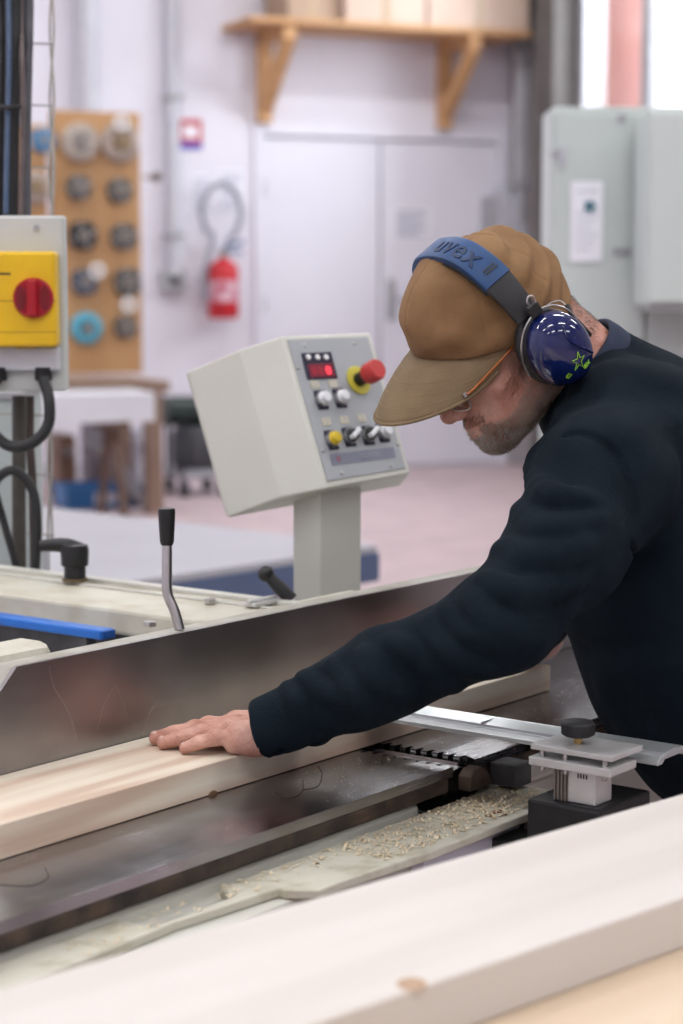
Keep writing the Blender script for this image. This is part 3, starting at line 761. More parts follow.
# two plates: a lower long one and a step
obj('side_ledge', prism(new(), [M(a, b, lz-.010) for a, b in pts], ZZ*.010), m_dirt, pl_, bevel=.002)
g = new(); mbox(g, -.9, .255, -.325, -.24, .40, .8095); obj('ledge_body', g, m_creamc, pl_, bevel=.004)
u0, v0 = uvz(436, 850, lz); u1, v1 = uvz(530, 812, lz)
v0 = min(v0, v1)
obj('side_panel', mbox(new(), u0, u1, -.345, -.326, .55, .809), m_lav, pl_, bevel=.002)
g = new(); prism(g, [M(u1+.001, -.326, .8095), M(u1+.001, -.350, .8095), M(u1+.001, -.350, .7), M(u1+.001, -.326, .7)], U*.012)
obj('panel_bracket', g, m_side, pl_)
# worn chips on the ledge, rust with a shape of its own
g = new()
for (x, y, r) in ((497, 812, .012), (489, 816, .007), (505, 815, .006)):
    c = Zp(x, y, lz); k0 = random.random()
    prism(g, [c+ZZ*.0002+r*random.uniform(.6, 1.1)*(math.cos(k)*U+.6*math.sin(k)*V) for k in np.linspace(0, 5.8, 11)], ZZ*.0006)
obj('rust_patch', g, mat('brown rust', (.22, .09, .04), .9, col2=(.15, .06, .03), scale=80), pl_)
# fence
fz = T+.15
g = new()
a = [(-.266, fz), (-.335, fz-.065), (-.36, T+.001), (.98, T+.001), (.98, fz)]
prism(g, [M(p, .028, q) for p, q in a], V*.006)
fe = obj('fence', g, m_fence, pl_)
m_ftop = mat('dull dusty fence back', (.42, .41, .36), .6, col2=(.33, .31, .26), scale=22, detail=7, bump=.0003)
g = new(); a = [(-.266, fz-.0005), (-.335, fz-.0655), (-.36, T+.001), (.98, T+.001), (.98, fz-.0005)]
prism(g, [M(p, .0341, q) for p, q in a], V*.028); obj('fence_back', g, m_ftop, fe, bevel=.001)
# scratches on the fence face
def scratch_or_reflection(pts, w=.0006):
    g = new(); P_ = [Pp(x, y, M(0, .0279, 0), V) for x, y in pts]; tube(g, smooth_path(P_, 5), w, 4); return g
m_scr = mat('bright scratch', (.36, .35, .35), .4, .6, col2=(.5, .5, .5), scale=60)
g = new()
for s in ([(49, 666), (53, 685), (63, 702), (72, 722), (77, 742)], [(115, 683), (122, 700), (128, 718)], [(97, 730), (104, 705), (114, 686)], [(143, 735), (150, 712), (158, 700)]):
    g = new(); tube(g, smooth_path([Pp(x, y, M(0, .0282, 0), V) for x, y in s], 5), .00035, 4); obj('scratch_or_reflection', g, m_scr, fe)
# dark reflections on the infeed table, drawn in as thin dark arcs
g = new()
for s in ([(275, 792), (290, 798), (302, 792), (303, 780)], [(303, 790), (318, 786), (322, 774), (318, 766)], [(0, 885), (30, 886), (48, 878), (45, 868)]):
    g = new(); tube(g, [q+ZZ*.0002 for q in smooth_path([Zp(x, y, T) for x, y in s], 5)], .0005, 4); obj('scratch_or_reflection', g, m_side, tin)  # reflection arcs borrow the dark casting colour
# carriage behind the fence
sz = .985
uA = uvz(0, 594, sz)[0]; uB = uvz(169, 616, sz)[0]; uC = uvz(0, 569, sz)[0]; uD = uvz(240, 597, sz)[0]
us0 = (uA+uB)/2; us1 = (uC+uD)/2
cr = obj('fence_carriage', mbox(new(), us0, us1, .0625, 1.1, sz-.035, sz), m_cream, pl_, bevel=.005)
g = new(); mbox(g, us1-.055, us1-.047, .12, 1.0, sz, sz+.003); mbox(g, us1-.02, us1-.0, .10, 1.1, sz, sz+.006); obj('guide_rail', g, m_creamc, cr, bevel=.001)
g = new(); mbox(g, us1-.044, us1-.038, .12, 1.0, sz, sz+.0012); obj('slot', g, m_dark, cr)
obj('carriage_support', mbox(new(), us0+.02, us1-.02, .07, .9, .829, sz-.035), m_dark, pl_)
# pieces right of the slab, lower carriage plate and hinge
g = new(); mbox(g, us1+.002, us1+.14, .0625, .16, sz-.02, sz+.002); obj('fence_bracket', g, m_cream, pl_, bevel=.003)
c = Zp(262, 604, sz+.003); g = new(); box(g, c+ZZ*.002, (.055, .022, .005), MA); tube(g, [c-U*.03+ZZ*.006, c+U*.03+ZZ*.006], .004, 8); obj('hinge', g, m_alus, pl_, smooth=False, bevel=.001)
for px, py in ((210, 603), (150, 626)):
    c = Zp(px, py, sz+.002); obj('bolt', cyl(new(), c, ZZ, .009, .006, 6), m_steel, pl_)
# cream casting at the lower left, behind the end of the fence
c = Zp(8, 640, 1.0); cu, cv = uv(c)
g = new(); pts = [(cu-.16, cv-.04), (cu+.03, cv-.04), (cu+.05, cv-.02), (cu+.05, cv+.03), (cu-.16, cv+.03)]
prism(g, [M(p, max(q, .066), .85) for p, q in pts], ZZ*.145); obj('fence_foot', g, m_cream, pl_, bevel=.012)
# lever with black grip
b = Zp(179, 630, fz); dL = b[1]
L_ = lambda x, y: Dp(x, y, 1)
def at(px, py, d): return Dp(px, py, d)
rr_ = ray(179, 630); kD = b[1]/rr_[1]
path = [at(180, 630, kD), at(175, 612, kD), at(169, 598, kD), at(167, 588, kD), at(167, 570, kD), at(167, 543, kD)]
lv = obj('lever', tube(new(), smooth_path(path, 6), [.0062]*31, 12), m_steel, pl_, smooth=True)
gp = at(167, 545, kD); h_ = at(167, 508, kD)[2]-gp[2]
obj('grip', lathe(new(), [(0, 0), (.0070, 0), (.0085, .004), (.0105, h_*.93), (.0095, h_), (0, h_)], gp, ZZ, 18), m_blackp, lv, smooth=True)
# second lever behind
kD2 = 2.74
lv = obj('clamp_lever', tube(new(), [at(292, 600, kD2), at(280, 588, kD2), at(268, 576, kD2)], [.010, .010, .008], 12), m_blackp, pl_, smooth=True)
g = new(); bmesh.ops.create_uvsphere(g, u_segments=14, v_segments=10, radius=.0115); bmesh.ops.translate(g, verts=g.verts, vec=Vector(at(266, 574, kD2))); obj('lever_ball', g, m_blackp, lv, smooth=True)
# black ratchet handle on the slab
b = Zp(75, 580, sz+.006); kh = b[1]/ray(75, 580)[1]
h = lambda x, y: Dp(x, y, kh)
ha = obj('ratchet_handle', lathe(new(), [(0, -.002), (.016, -.002), (.016, .02), (.020, .022), (.021, .045), (.019, .052), (0, .054)], b, ZZ, 20), m_blackp, pl_, smooth=True)
arm = [h(80, 551), h(68, 546), h(55, 545), h(40, 546)]
obj('handle_arm', tube(new(), smooth_path(arm, 5), [.013-.0003*i for i in range(16)], 12), m_blackp, ha, smooth=True)
obj('washer', cyl(new(), b-ZZ*.001, ZZ, .019, .004, 20), mat('dull brass', (.2, .15, .08), .5, .7, col2=(.16, .12, .06), scale=30), ha, smooth=True)
# blue bar
zb = .965
p1 = Zp(115, 628, zb); u1_, v1_ = uv(p1); u2_ = uvz(0, 611, zb)[0]
t = thing('blue_rail', M(u1_, v1_+.2, zb-.015), 'bright blue plastic bar lying across the machine below the cream slab', 'bar')
g = new(); mbox(g, u1_-.028, u1_, v1_, v1_+.55, zb-.013, zb); obj('bar', g, m_bluep, t, bevel=.003)
obj('end_cap', mbox(new(), u1_-.026, u1_-.002, v1_-.003, v1_, zb-.012, zb-.001), mat('darker blue cap', (.008, .07, .3), .4, col2=(.01, .08, .33), scale=30), t, bevel=.001)
g = new(); mbox(g, u1_-.024, u1_-.006, v1_+.03, v1_+.05, .829, zb-.013); mbox(g, u1_-.024, u1_-.006, v1_+.4, v1_+.42, .829, zb-.013); obj('support', g, m_dark, t)

# board being planed
bu = uvz(555, 668, B)[0]+.014
m_pine = woodmat('planed spruce', (.58, .43, .32), (.78, .71, .58), U, 5, .5, .30)
m_pine_side = m_pine
t = thing('spruce_board', M(-.3, -.05, T), 'long pale spruce board lying against the fence under his left hand', 'board')
g = new(); mbox(g, -1.35, bu, -.119, .0265, T+.0006, B)
bo = obj('board', g, m_pine, t, bevel=.0012)
g = new(); c = Pp(213, 795, M(0, -.1195, 0), V)
lathe(g, [(0, 0), (.0025, .0004), (.004, .0002), (.005, 0)], c, -V, 14, sx=1.6); obj('knot', g, mat('brown knot', (.25, .14, .07), .6, col2=(.18, .09, .04), scale=90), t)

# ======================= guard
t = thing('blade_guard', Zp(585, 800, .82), 'aluminium bridge guard reaching across the cutter on a post with black knob', 'guard')
prof = [(.156, .900), (.156, .905), (.163, .9085), (.170, .9085), (.173, .911), (.200, .9135), (.206, .9115), (.212, .9125), (.222, .9095), (.226, .905), (.226, .901), (.218, .901), (.214, .9045), (.172, .9045), (.166, .900)]
g = new(); prism(g, [M(p, -.100, q) for p, q in prof], -V*.425)
obj('guard_bar', g, m_alu, t, bevel=.0006)
g = new()
for uu in (.1715, .2065): mbox(g, uu-.0008, uu+.0008, -.522, -.105, .9085, .9118)
obj('groove', g, m_grey, t)
g = new(); mbox(g, .172, .2, -.2853, -.2847, .905, .9137); obj('joint', g, m_grey, t)
pa = uvz(537, 741, .922); pb = uvz(611, 757, .922); pc = uvz(627, 745, .922)
pu0, pu1 = min(pa[0], pb[0]), pc[0]; pv0, pv1 = pb[1], pa[1]
pu0 = .084; pu1 = .152
pl2 = obj('clamp_plate', mbox(new(), pu0, pu1, pv0, pv1, .9155, .922), m_alus, t, bevel=.0012)
obj('clamp_plate', mbox(new(), pu0-.004, pu0+.054, pv0, pv1, .899, .9085), m_alus, t, bevel=.0012)
for q in (pv0+.012, (pv0+pv1)/2+.01, pv1-.012):
    obj('screw', cyl(new(), M(pu0+.006, q, .893), ZZ, .0032, .0225, 10), m_steel, t, smooth=True)
K = Zp(578, 743, .922)
obj('spindle', cyl(new(), K, ZZ, .005, .012, 12), mat('brass spindle', (.4, .28, .12), .35, .9, col2=(.35, .24, .1), scale=40), t, smooth=True)
g = new(); kr = .0178; pr = [(0, .008), (kr-.003, .008), (kr, .010), (kr, .022), (kr-.002, .0245), (kr-.006, .0255), (0, .0255)]; lathe(g, pr, K, ZZ, 30)
kn = obj('knob', g, m_rubber, t, smooth=True)
g = new()
for i in range(30):
    k = 2*math.pi*i/30; q = K+kr*(math.cos(k)*U+math.sin(k)*V); tube(g, [q+ZZ*.0105, q+ZZ*.0215], .0009, 5)
obj('knurling', g, m_rubber, kn)
Pu, Pv = .11, -.462
obj('post', mbox(new(), pu0+.008, pu0+.044, Pv-.022, Pv+.012, .862, .8988), m_alus, t, bevel=.001)
g = new()
for k in range(4): mbox(g, pu0+.006, pu0+.009, Pv+.0145+.0045*k-.001, Pv+.0145+.0045*k+.001, .862, .8988)
mbox(g, pu0+.009, pu0+.044, Pv+.0125, Pv+.030, .862, .8987)
obj('slide_rail', g, mat('grey brown slide', (.22, .19, .17), .4, .6, col2=(.28, .25, .22), scale=30), t, bevel=.0006)
g = new()
for k in range(4): mbox(g, pu0+.0073, pu0+.0079, Pv-.012+.0035*k, Pv-.0105+.0035*k, .890, .895)
obj('size_mark', g, m_blackp, t)
obj('base_bracket', mbox(new(), pu0-.004, pu0+.11, Pv-.035, -.405, .755, .8615), m_blackp, t, bevel=.004)
obj('base_arm', mbox(new(), pu0+.02, pu0+.08, -.4045, -.3265, .74, .80), m_blackp, t, bevel=.002)

# ======================= shavings
m_chip = mat('wood shavings', (.62, .50, .32), .8, col2=(.78, .68, .50), scale=120)
g = new(); rnd = random.Random(3)
def chip(p, s):
    a = rnd.uniform(0, 6.28); d = V3(math.cos(a), math.sin(a), 0); s2 = np.cross(ZZ, d); n = 4; w = s*rnd.uniform(.15, .4); hgt = rnd.uniform(.1, .45)*s
    r0 = [g.verts.new(Vector(p+d*s*(i/n-.5)+ZZ*(.0004+hgt*math.sin(math.pi*i/n)*rnd.uniform(.6, 1))+s2*w*.5)) for i in range(n+1)]
    r1 = [g.verts.new(Vector(Vector(q.co)-Vector(s2*w))) for q in r0]
    for i in range(n): g.faces.new([r0[i], r0[i+1], r1[i+1], r1[i]])
for i in range(1700):
    u_ = rnd.gauss(-.0, .10) if i % 3 else rnd.uniform(-.5, .25)
    v_ = rnd.uniform(-.345, -.266)
    if i % 3 == 1: u_ = rnd.gauss(.17, .05)
    if u_ > .255 or (v_ < -.30 and u_ < -.1) : continue
    chip(M(u_, v_, lz+rnd.uniform(0, .001)), rnd.uniform(.002, .0085))
for i in range(260):
    u_ = rnd.gauss(.06, .06); v_ = rnd.uniform(-.25, -.125)
    if u_ < SU0-.013: chip(M(u_, v_, T), rnd.uniform(.001, .003))
for i in range(200):
    u_ = rnd.uniform(.22, .7); v_ = rnd.uniform(-.25, -.13); chip(M(u_, v_, T), rnd.uniform(.001, .004))
for i in range(60): chip(M(rnd.uniform(-.4, .1), rnd.uniform(-.25, -.125), T), rnd.uniform(.0008, .002))
for i in range(120): chip(M(rnd.gauss(-.28, .05), rnd.uniform(-.38, -.3) if 0 else rnd.uniform(-.31, -.29), lz), rnd.uniform(.001, .003)) if 0 else None
sh = obj('wood_shavings', g, m_chip); tag(sh, 'pale curled wood shavings scattered over the ledge and steel table', 'shavings', kind='stuff')

# ======================= foreground timber
D1 = V3(math.sin(math.radians(46.7)), math.cos(math.radians(46.7)), 0); D2 = V3(-D1[1], D1[0], 0); DA = (D1, D2, ZZ)
pz_ = .93; pA = Zp(340, 891, pz_); pB = Zp(550, 943, pz_)
dA = float(pA@D2); dB = float(pB@D2)
s_end = float(Zp(683, 790, pz_)@D1)+.17
def dbox(bm, s0, s1, t0, t1, z0, z1):
    return box(bm, D1*(s0+s1)/2+D2*(t0+t1)/2+ZZ*(z0+z1)/2, (s1-s0, t1-t0, z1-z0), DA)
m_white_wood = woodmat('pale planed timber', (.60, .55, .50), (.66, .62, .58), D1, 3, .6)
m_side_wood = woodmat('raw plywood sheet', (.62, .48, .34), (.70, .56, .42), D1, 3, .6)
pt_ = .043
t = thing('planed_plank', D1*.9+D2*(dA+dB)/2+ZZ*(pz_-pt_), 'broad white planed plank, blurred, across the lower foreground', 'plank')
obj('plank', dbox(new(), -.3, s_end, min(dA, dB), max(dA, dB), pz_-pt_, pz_), m_white_wood, t, bevel=.002)
c = Zp(412, 984, pz_)
g = new(); lathe(g, [(0, .0006), (.006, .0006), (.009, .0003), (.011, 0)], c, ZZ, 16, sx=1.3); obj('knot', g, mat('pale brown knot', (.40, .26, .17), .7, col2=(.5, .35, .24), scale=90), t)
zs_ = pz_-pt_
t = thing('plywood_sheet', D1*.9+D2*(min(dA, dB)-.1)+ZZ*(zs_-.022), 'beige plywood sheet under the white plank, lower right corner', 'sheet')
obj('sheet', dbox(new(), -.3, s_end-.02, min(dA, dB)-.45, max(dA, dB)-.02, zs_-.022, zs_-.0005), m_side_wood, t, bevel=.001)
t = thing('timber_trolley', V3(*(D1*.6+D2*(min(dA, dB)-.1))[:2], 0), 'trolley carrying the plywood sheet and white plank', 'trolley')
zt3 = zs_-.023; t0 = min(dA, dB)-.4; t1 = max(dA, dB)-.1
g = new(); dbox(g, -.25, s_end-.1, t0, t0+.05, zt3-.05, zt3); dbox(g, -.25, s_end-.1, t1-.05, t1, zt3-.05, zt3)
for s in (-.2, .5, s_end-.2): dbox(g, s, s+.05, t0+.05, t1-.05, zt3-.05, zt3)
obj('deck_frame', g, m_grey, t, bevel=.003)
for s in (-.2, s_end-.2):
    for q in (t0, t1-.05):
        obj('leg', dbox(new(), s, s+.05, q, q+.05, .10, zt3-.05), m_grey, t, bevel=.003)
        cc = D1*(s+.025)+D2*(q+.025); obj('caster', cyl(new(), cc-D2*.015+ZZ*.05, D2, .05, .03, 18), m_rubber, t, smooth=True)

# ======================= control console
m_con = mat('cream powder coat', (.60, .60, .54), .45, col2=(.56, .56, .50), scale=3, bump=.00025, bscale=260)
m_plate = mat('grey panel plate', (.38, .40, .42), .4, .2, col2=(.35, .37, .39), scale=5)
TP = [Dp(187, 372, 3.00), Dp(239, 350, 2.93), Dp(282, 336, 2.90), Dp(370, 333, 3.03)]
BP = [Dp(228, 518, 2.95), Dp(281, 497, 2.88), Dp(325, 489, 2.85), Dp(411, 473, 2.98)]
n_p = nrm(np.cross(TP[3]-TP[2], BP[2]-TP[2])); n_p = n_p if n_p[1] < 0 else -n_p
# make the panel a true plane
BP[3] = BP[3]-n_p*np.dot(BP[3]-TP[2], n_p)
bk = V3(-.012, .12, -.008); bk2 = V3(-.012, .11, -.030)
post_top = Dp(325, 500, 2.95)
t = thing('control_console', V3(post_top[0], post_top[1]+.03, .83), 'cream control console with buttons on a square post behind the fence', 'console')
g = new()
ring_t = TP+[TP[3]+bk, TP[0]+bk*.5]; ring_b = BP+[BP[3]+bk2, BP[0]+bk*.5]
vt = [g.verts.new(Vector(p)) for p in ring_t]; vb = [g.verts.new(Vector(p)) for p in ring_b]
g.faces.new(vt); g.faces.new(vb[::-1])
for i in range(6): g.faces.new([vt[i], vb[i], vb[(i+1) % 6], vt[(i+1) % 6]])
hs = obj('housing', g, m_con, t, bevel=.003, seg=3)
# post
nh = nrm(V3(n_p[0], n_p[1], 0)); sh_ = V3(-nh[1], nh[0], 0)
pM = Dp(320, 505, 2.90); pM[2] = 0
w1 = (Dp(362, 520, 2.90)[0]-pM[0])/abs(sh_[0]); w2 = (pM[0]-Dp(292, 520, 2.90)[0])/abs(nh[0])
sh_ = sh_ if sh_[0] > 0 else -sh_
cP = pM+sh_*w1/2-nh*w2/2
obj('post', box(new(), V3(cP[0], cP[1], 0)+ZZ*(.83+1.125)/2, (w1, w2, 1.125-.83), (sh_, nh, ZZ)), m_con, t, bevel=.003)
obj('post_flange', box(new(), V3(cP[0], cP[1], .836), (w1+.05, w2+.05, .012), (sh_, nh, ZZ)), m_con, t, bevel=.002)
def pn(px, py, off=0.): return Pp(px, py, TP[2], n_p)+n_p*off
def zq(x, y): return 280+x*.205, 330+y*.205          # from the enlarged view of the panel
pr_ = nrm(pn(370, 333)-pn(282, 336)); pd_ = nrm(pn(325, 489)-pn(282, 336)); pd_ = nrm(pd_-pr_*np.dot(pd_, pr_))
ex = nrm(TP[3]-TP[2]); ey = nrm(BP[2]-TP[2])
def quadplate(q, th, off=.0):
    g = new(); P_ = [pn(*p)+n_p*off for p in q]; prism(g, P_, n_p*th); return g
obj('panel_plate', quadplate([(287, 340), (367, 337.5), (405, 468.5), (327, 481.5)], .002), m_plate, t, bevel=.0005)
m_disp = mat('dark display', (.03, .03, .05), .2, col2=(.035, .035, .06), scale=30)
kk = lambda *q: [zq(*p) for p in q]
dsp = obj('display', quadplate(kk((98, 118), (240, 112), (275, 240), (128, 244)), .002, .002), m_disp, t)
m_led = mat('lit red digit', (.6, .02, .02), .4, emit=((1, .03, .05), 2.2)); m_ledd = mat('dim red digit', (.25, .01, .02), .4, emit=((1, .02, .05), .12))
obj('display_window', quadplate(kk((125, 172), (245, 166), (262, 232), (142, 237)), .0006, .004), mat('red display window', (.20, .01, .03), .3, col2=(.17, .01, .03), scale=30), dsp)
def seg7(cx, cy, m, lit):
    g = new(); o = pn(*zq(cx, cy), .0048); w_, h_ = .0065, .0095
    S = {'a': (0, -1, 1), 'g': (0, 0, 1), 'd': (0, 1, 1), 'f': (-1, -.5, 0), 'b': (1, -.5, 0), 'e': (-1, .5, 0), 'c': (1, .5, 0)}
    for k in lit:
        a, b, hz = S[k]; p = o+ex*a*w_/2+ey*b*h_/2*1.0
        box(g, p, (w_*.9, .0018, .0005) if hz else (.0018, h_*.5, .0005), (ex, ey, n_p))
    return obj('digit', g, m, dsp)
seg7(158, 205, m_ledd, 'abcdefg'); seg7(190, 204, m_ledd, 'abcdefg'); seg7(226, 202, m_led, 'abcdefg')
for x in (128, 173, 215):
    cx, cy = zq(x, 138); obj('display_button', cyl(new(), pn(cx, cy, .004), n_p, .0042, .002, 14), m_white, dsp, smooth=True)
m_lbl = mat('cream legend tag', (.58, .55, .44), .5, col2=(.52, .49, .38), scale=40)
for (x, y) in ((165, 270), (252, 264), (220, 450), (308, 442), (393, 432), (480, 424)):
    cx, cy = zq(x, y); c = pn(cx, cy, .0028)
    lg = obj('legend_tag', box(new(), c, (.0165, .0115, .0014), (ex, ey, n_p)), m_lbl, t)
    g = new()
    for r_ in (-.25, .2): box(g, c+ey*r_*.01+n_p*.0008, (.010, .0012, .0003), (ex, ey, n_p))
    obj('print', g, m_grey, lg)
def bezel(x, y, w_=.021, h_=.030, sx=0, sy=0):
    c = pn(*zq(x, y), .003); return obj('button_bezel', box(new(), c, (w_, h_, .002), (ex, ey, n_p)), m_disp, t, bevel=.0005), c
m_btn = mat('white push button', (.72, .73, .75), .3, col2=(.66, .68, .7), scale=30); m_ybtn = mat('yellow push button', (.62, .45, .02), .35, col2=(.55, .38, .02), scale=30)
for x, y, m in ((195, 345, m_btn), (285, 337, m_btn), (245, 540, m_ybtn), (495, 505, m_btn), (330, 525, m_blackp), (420, 518, m_blackp)):
    bz, c = bezel(x, y)
    o = obj('push_button', lathe(new(), [(0, 0), (.0105, 0), (.0105, .007), (.0085, .009), (.0085, .013), (.007, .0145), (0, .015)], c+n_p*.001, n_p, 22), m, t, smooth=True)
    obj('ring', lathe(new(), [(.0108, 0), (.0118, 0), (.0118, .006), (.0108, .006)], c+n_p*.001, n_p, 22), m_steel, o, smooth=True)
for x, y in ((330, 525), (420, 518)):
    c = pn(*zq(x, y), .018); a_ = ex*.8+ey*(-.5)
    obj('selector_lever', box(new(), c, (.007, .024, .010), (nrm(np.cross(a_, n_p)), nrm(a_), n_p)), m_btn, t, bevel=.002)
c = pn(357, 381, .002)
es = obj('emergency_stop', lathe(new(), [(0, .022), (.0150, .022), (.0165, .026), (.0165, .043), (.0145, .047), (0, .048)], c, n_p, 26), mat('faded red mushroom', (.50, .045, .04), .5, col2=(.43, .03, .03), scale=20), t, smooth=True)
obj('yellow_disc', cyl(new(), c+n_p*.0005, n_p, .0225, .0018, 30), mat('yellow disc', (.62, .55, .06), .5, col2=(.55, .47, .05), scale=20), es, smooth=True)
obj('stem', cyl(new(), c+n_p*.002, n_p, .0105, .021, 20), m_blackp, es, smooth=True)
obj('nameplate', quadplate(kk((238, 608), (548, 574), (560, 625), (252, 664)), .0008, .002), mat('grey blue nameplate', (.21, .22, .28), .4, col2=(.19, .2, .26), scale=30), t)
g = new(); c = pn(*zq(278, 632), .0032)
for k in (-1, 0, 1): box(g, c+ey*k*.003, (.008, .0012, .0003), (ex, ey, n_p))
obj('nameplate_mark', g, mat('red print', (.5, .03, .08), .5, col2=(.45, .03, .08), scale=30), t)
g = new()
for k in (-1, 1): box(g, pn(*zq(430, 612), .0032)+ey*k*.0022, (.045, .0008, .0003), (ex, ey, n_p))
obj('print', g, m_plate, t)
for x, y in ((115, 78), (358, 68), (82, 188), (205, 592), (570, 560), (295, 700), (538, 665)):
    obj('screw', lathe(new(), [(0, 0), (.0032, 0), (.0032, .0012), (.002, .002), (0, .002)], pn(*zq(x, y), .0018), n_p, 12), m_steel, t, smooth=True)

# ======================= switch box and cables at the left
dS = 3.0
m_box = mat('pale grey switch box paint', (.55, .57, .56), .45, col2=(.50, .52, .50), scale=5)
m_yel = mat('yellow isolator plastic', (.80, .50, .01), .35, col2=(.74, .45, .01), scale=12)
m_rk = mat('red rotary knob', (.42, .008, .02), .35, col2=(.36, .006, .015), scale=12)
a = Dp(-34, 392, dS); b = Dp(66, 216, dS); y_ = (a[1]+b[1])/2
XA = (V3(1, 0, 0), V3(0, 1, 0), ZZ)
def sbox(x0, y0, x1, y1, f, d, bm=None):      # picture rectangle at depth dS, front face f in front, d deep
    p = Dp(x0, y1, dS); q = Dp(x1, y0, dS)
    return box(bm or new(), ((p[0]+q[0])/2, y_-f+d/2, (p[2]+q[2])/2), (q[0]-p[0], d, q[2]-p[2]))
t = thing('isolator_box', V3((a[0]+b[0])/2, y_+.05, a[2]), 'pale grey switch box with yellow isolator on its post at the left edge', 'switch box')
obj('enclosure', sbox(-34, 216, 65, 392, .0, .035), m_box, t, bevel=.004)
obj('isolator', sbox(-12, 252, 60, 346, .045, .045), m_yel, t, bevel=.005)
g = sbox(-12, 300, 60, 301.5, .0455, .001); sbox(-12, 331, 60, 332, .0455, .001, g); sbox(18, 344, 36, 348, .03, .03, g); obj('seam', g, mat('dark yellow', (.45, .26, .01), .5, col2=(.4, .22, .01), scale=20), t)
g = sbox(5, 273, 16, 275, .0455, .001); obj('print', g, m_blackp, t)
c = Dp(34, 298, dS*(y_-.045)/y_)
kn = obj('rotary_knob', lathe(new(), [(0, 0), (.029, 0), (.030, .003), (.030, .008), (.0285, .010), (0, .010)], c, -V3(0, 1, 0), 30), m_rk, t, smooth=True)
obj('grip_bar', box(new(), c-V3(0, .016, 0), (.013, .018, .054), XA), m_rk, kn, bevel=.003)
m_chk = mat('dark red recess', (.16, .004, .01), .4, col2=(.2, .005, .012), scale=20)
for s in (-1, 1): obj('knob_cheek', lathe(new(), [(0, .0), (.0085, .0), (.0085, .012), (0, .012)], c+V3(s*.018, 0, 0), -V3(0, 1, 0), 14, sx=.9, sy=2.2), m_chk, kn, smooth=True)
obj('cable_gland_plate', sbox(-12, 347, 60, 371, .014, .012), m_greyl, t, bevel=.004)
for px, py in ((38, 228), (-3, 228), (38, 380)):
    p = Dp(px, py, dS); p[1] = y_; obj('screw', cyl(new(), p+V3(0, .001, 0), -V3(0, 1, 0), .0045, .004, 12), m_grey, t, smooth=True)
for x in (-2, 43):
    p = Dp(x, 370, dS); p[1] = y_-.008; obj('cable_gland', cyl(new(), p+ZZ*.004, -ZZ, .013, .02, 14), m_blackp, t, smooth=True)
# post behind
p = Dp(17, 400, 3.35); zl = p[2]
obj('back_box', sbox(-30, 222, 54, 386, -.036, .07), m_box, t, bevel=.003)
t2 = thing('machine_column', V3(p[0]-.2, 3.5, 0), 'pale grey green column behind the hanging cables at the left edge', 'column')
m_col = mat('pale column paint', (.46, .52, .51), .5, col2=(.42, .47, .47), scale=3)
obj('column', box(new(), (p[0]-.2, 3.5, (p[2]+.0)/2+.06), (.4, .25, p[2]-.12)), m_col, t2, bevel=.005)
obj('foot', box(new(), (p[0]-.2, 3.5, .06), (.44, .29, .12)), m_grey, t2, bevel=.005)
obj('cap', box(new(), (p[0]-.2, 3.5, p[2]+.006), (.41, .26, .012)), m_grey, t2)
# cables
def cable(name, pts, r, label, m=m_rubber, cat='cable', parts=None, d0=None):
    P_ = [Dp(x, y, d) for x, y, d in pts]
    t = thing(name, P_[-1], label, cat)
    obj('sheath', tube(new(), smooth_path(P_, 6), r, 10), m, t, smooth=True)
    return t
t = cable('power_cable', [(12, -40, 3.12), (13, 60, 3.12), (11, 150, 3.12), (10, 225, 3.12)], .013, 'thick black cable rising from the switch box at the left edge')
obj('blue_core', tube(new(), smooth_path([Dp(x, y, 3.10) for x, y in ((8, -40), (9, 60), (7, 150), (6, 214))], 6), .004, 8), mat('blue grey wire', (.06, .10, .18), .5, col2=(.08, .12, .2), scale=30), t, smooth=True)
obj('cable_tie', tube(new(), [Dp(-2, 106, 3.09), Dp(9, 108, 3.085), Dp(21, 106, 3.09)], .004, 8), m_blackp, t)
cable('power_cable', [(0, -40, 3.13), (1, 60, 3.13), (-1, 150, 3.13), (-2, 225, 3.13)], .011, 'outermost black cable rising at the very left edge')
cable('power_cable', [(20, -40, 3.13), (21, 20, 3.13), (22, 60, 3.10), (23, 110, 3.10), (21, 225, 3.10)], .004, 'thin brown grey wire bending between the black cable and grey conduit', mat('brown grey wire', (.10, .075, .07), .5, col2=(.13, .1, .1), scale=30))
cable('conduit', [(29, -40, 3.14), (28, 40, 3.14), (26, 120, 3.14), (26, 225, 3.14)], .0085, 'dark grey conduit beside the wire tray above the switch box', mat('dark grey conduit', (.075, .075, .085), .45, col2=(.10, .10, .11), scale=30), 'pipe')
cable('power_cable', [(43, 378, 2.98), (49, 400, 2.97), (48, 425, 2.97), (34, 442, 2.97), (15, 447, 2.97), (0, 440, 2.97), (-14, 420, 2.97), (-10, 390, 2.98), (-2, 378, 2.98)], .0085, 'black cable hanging in a loop below the yellow switch')
cable('power_cable', [(-12, 520, 3.06), (-6, 485, 3.05), (8, 471, 3.04), (22, 475, 3.04), (34, 495, 3.04), (37, 530, 3.04), (35, 575, 3.05), (35, 630, 3.06)], .0075, 'black cable arching up and down to the cream slab')
cable('power_cable', [(-16, 440, 3.09), (-8, 480, 3.09), (6, 530, 3.09), (18, 575, 3.09), (24, 630, 3.09)], .006, 'black cable slanting down across the pale column')
cable('conduit', [(19, 396, 3.13), (19, 450, 3.13), (19, 520, 3.13), (20, 630, 3.13)], .011, 'thick olive black conduit running straight down under the switch box', mat('olive black conduit', (.045, .042, .035), .5, col2=(.07, .065, .055), scale=20), 'pipe')
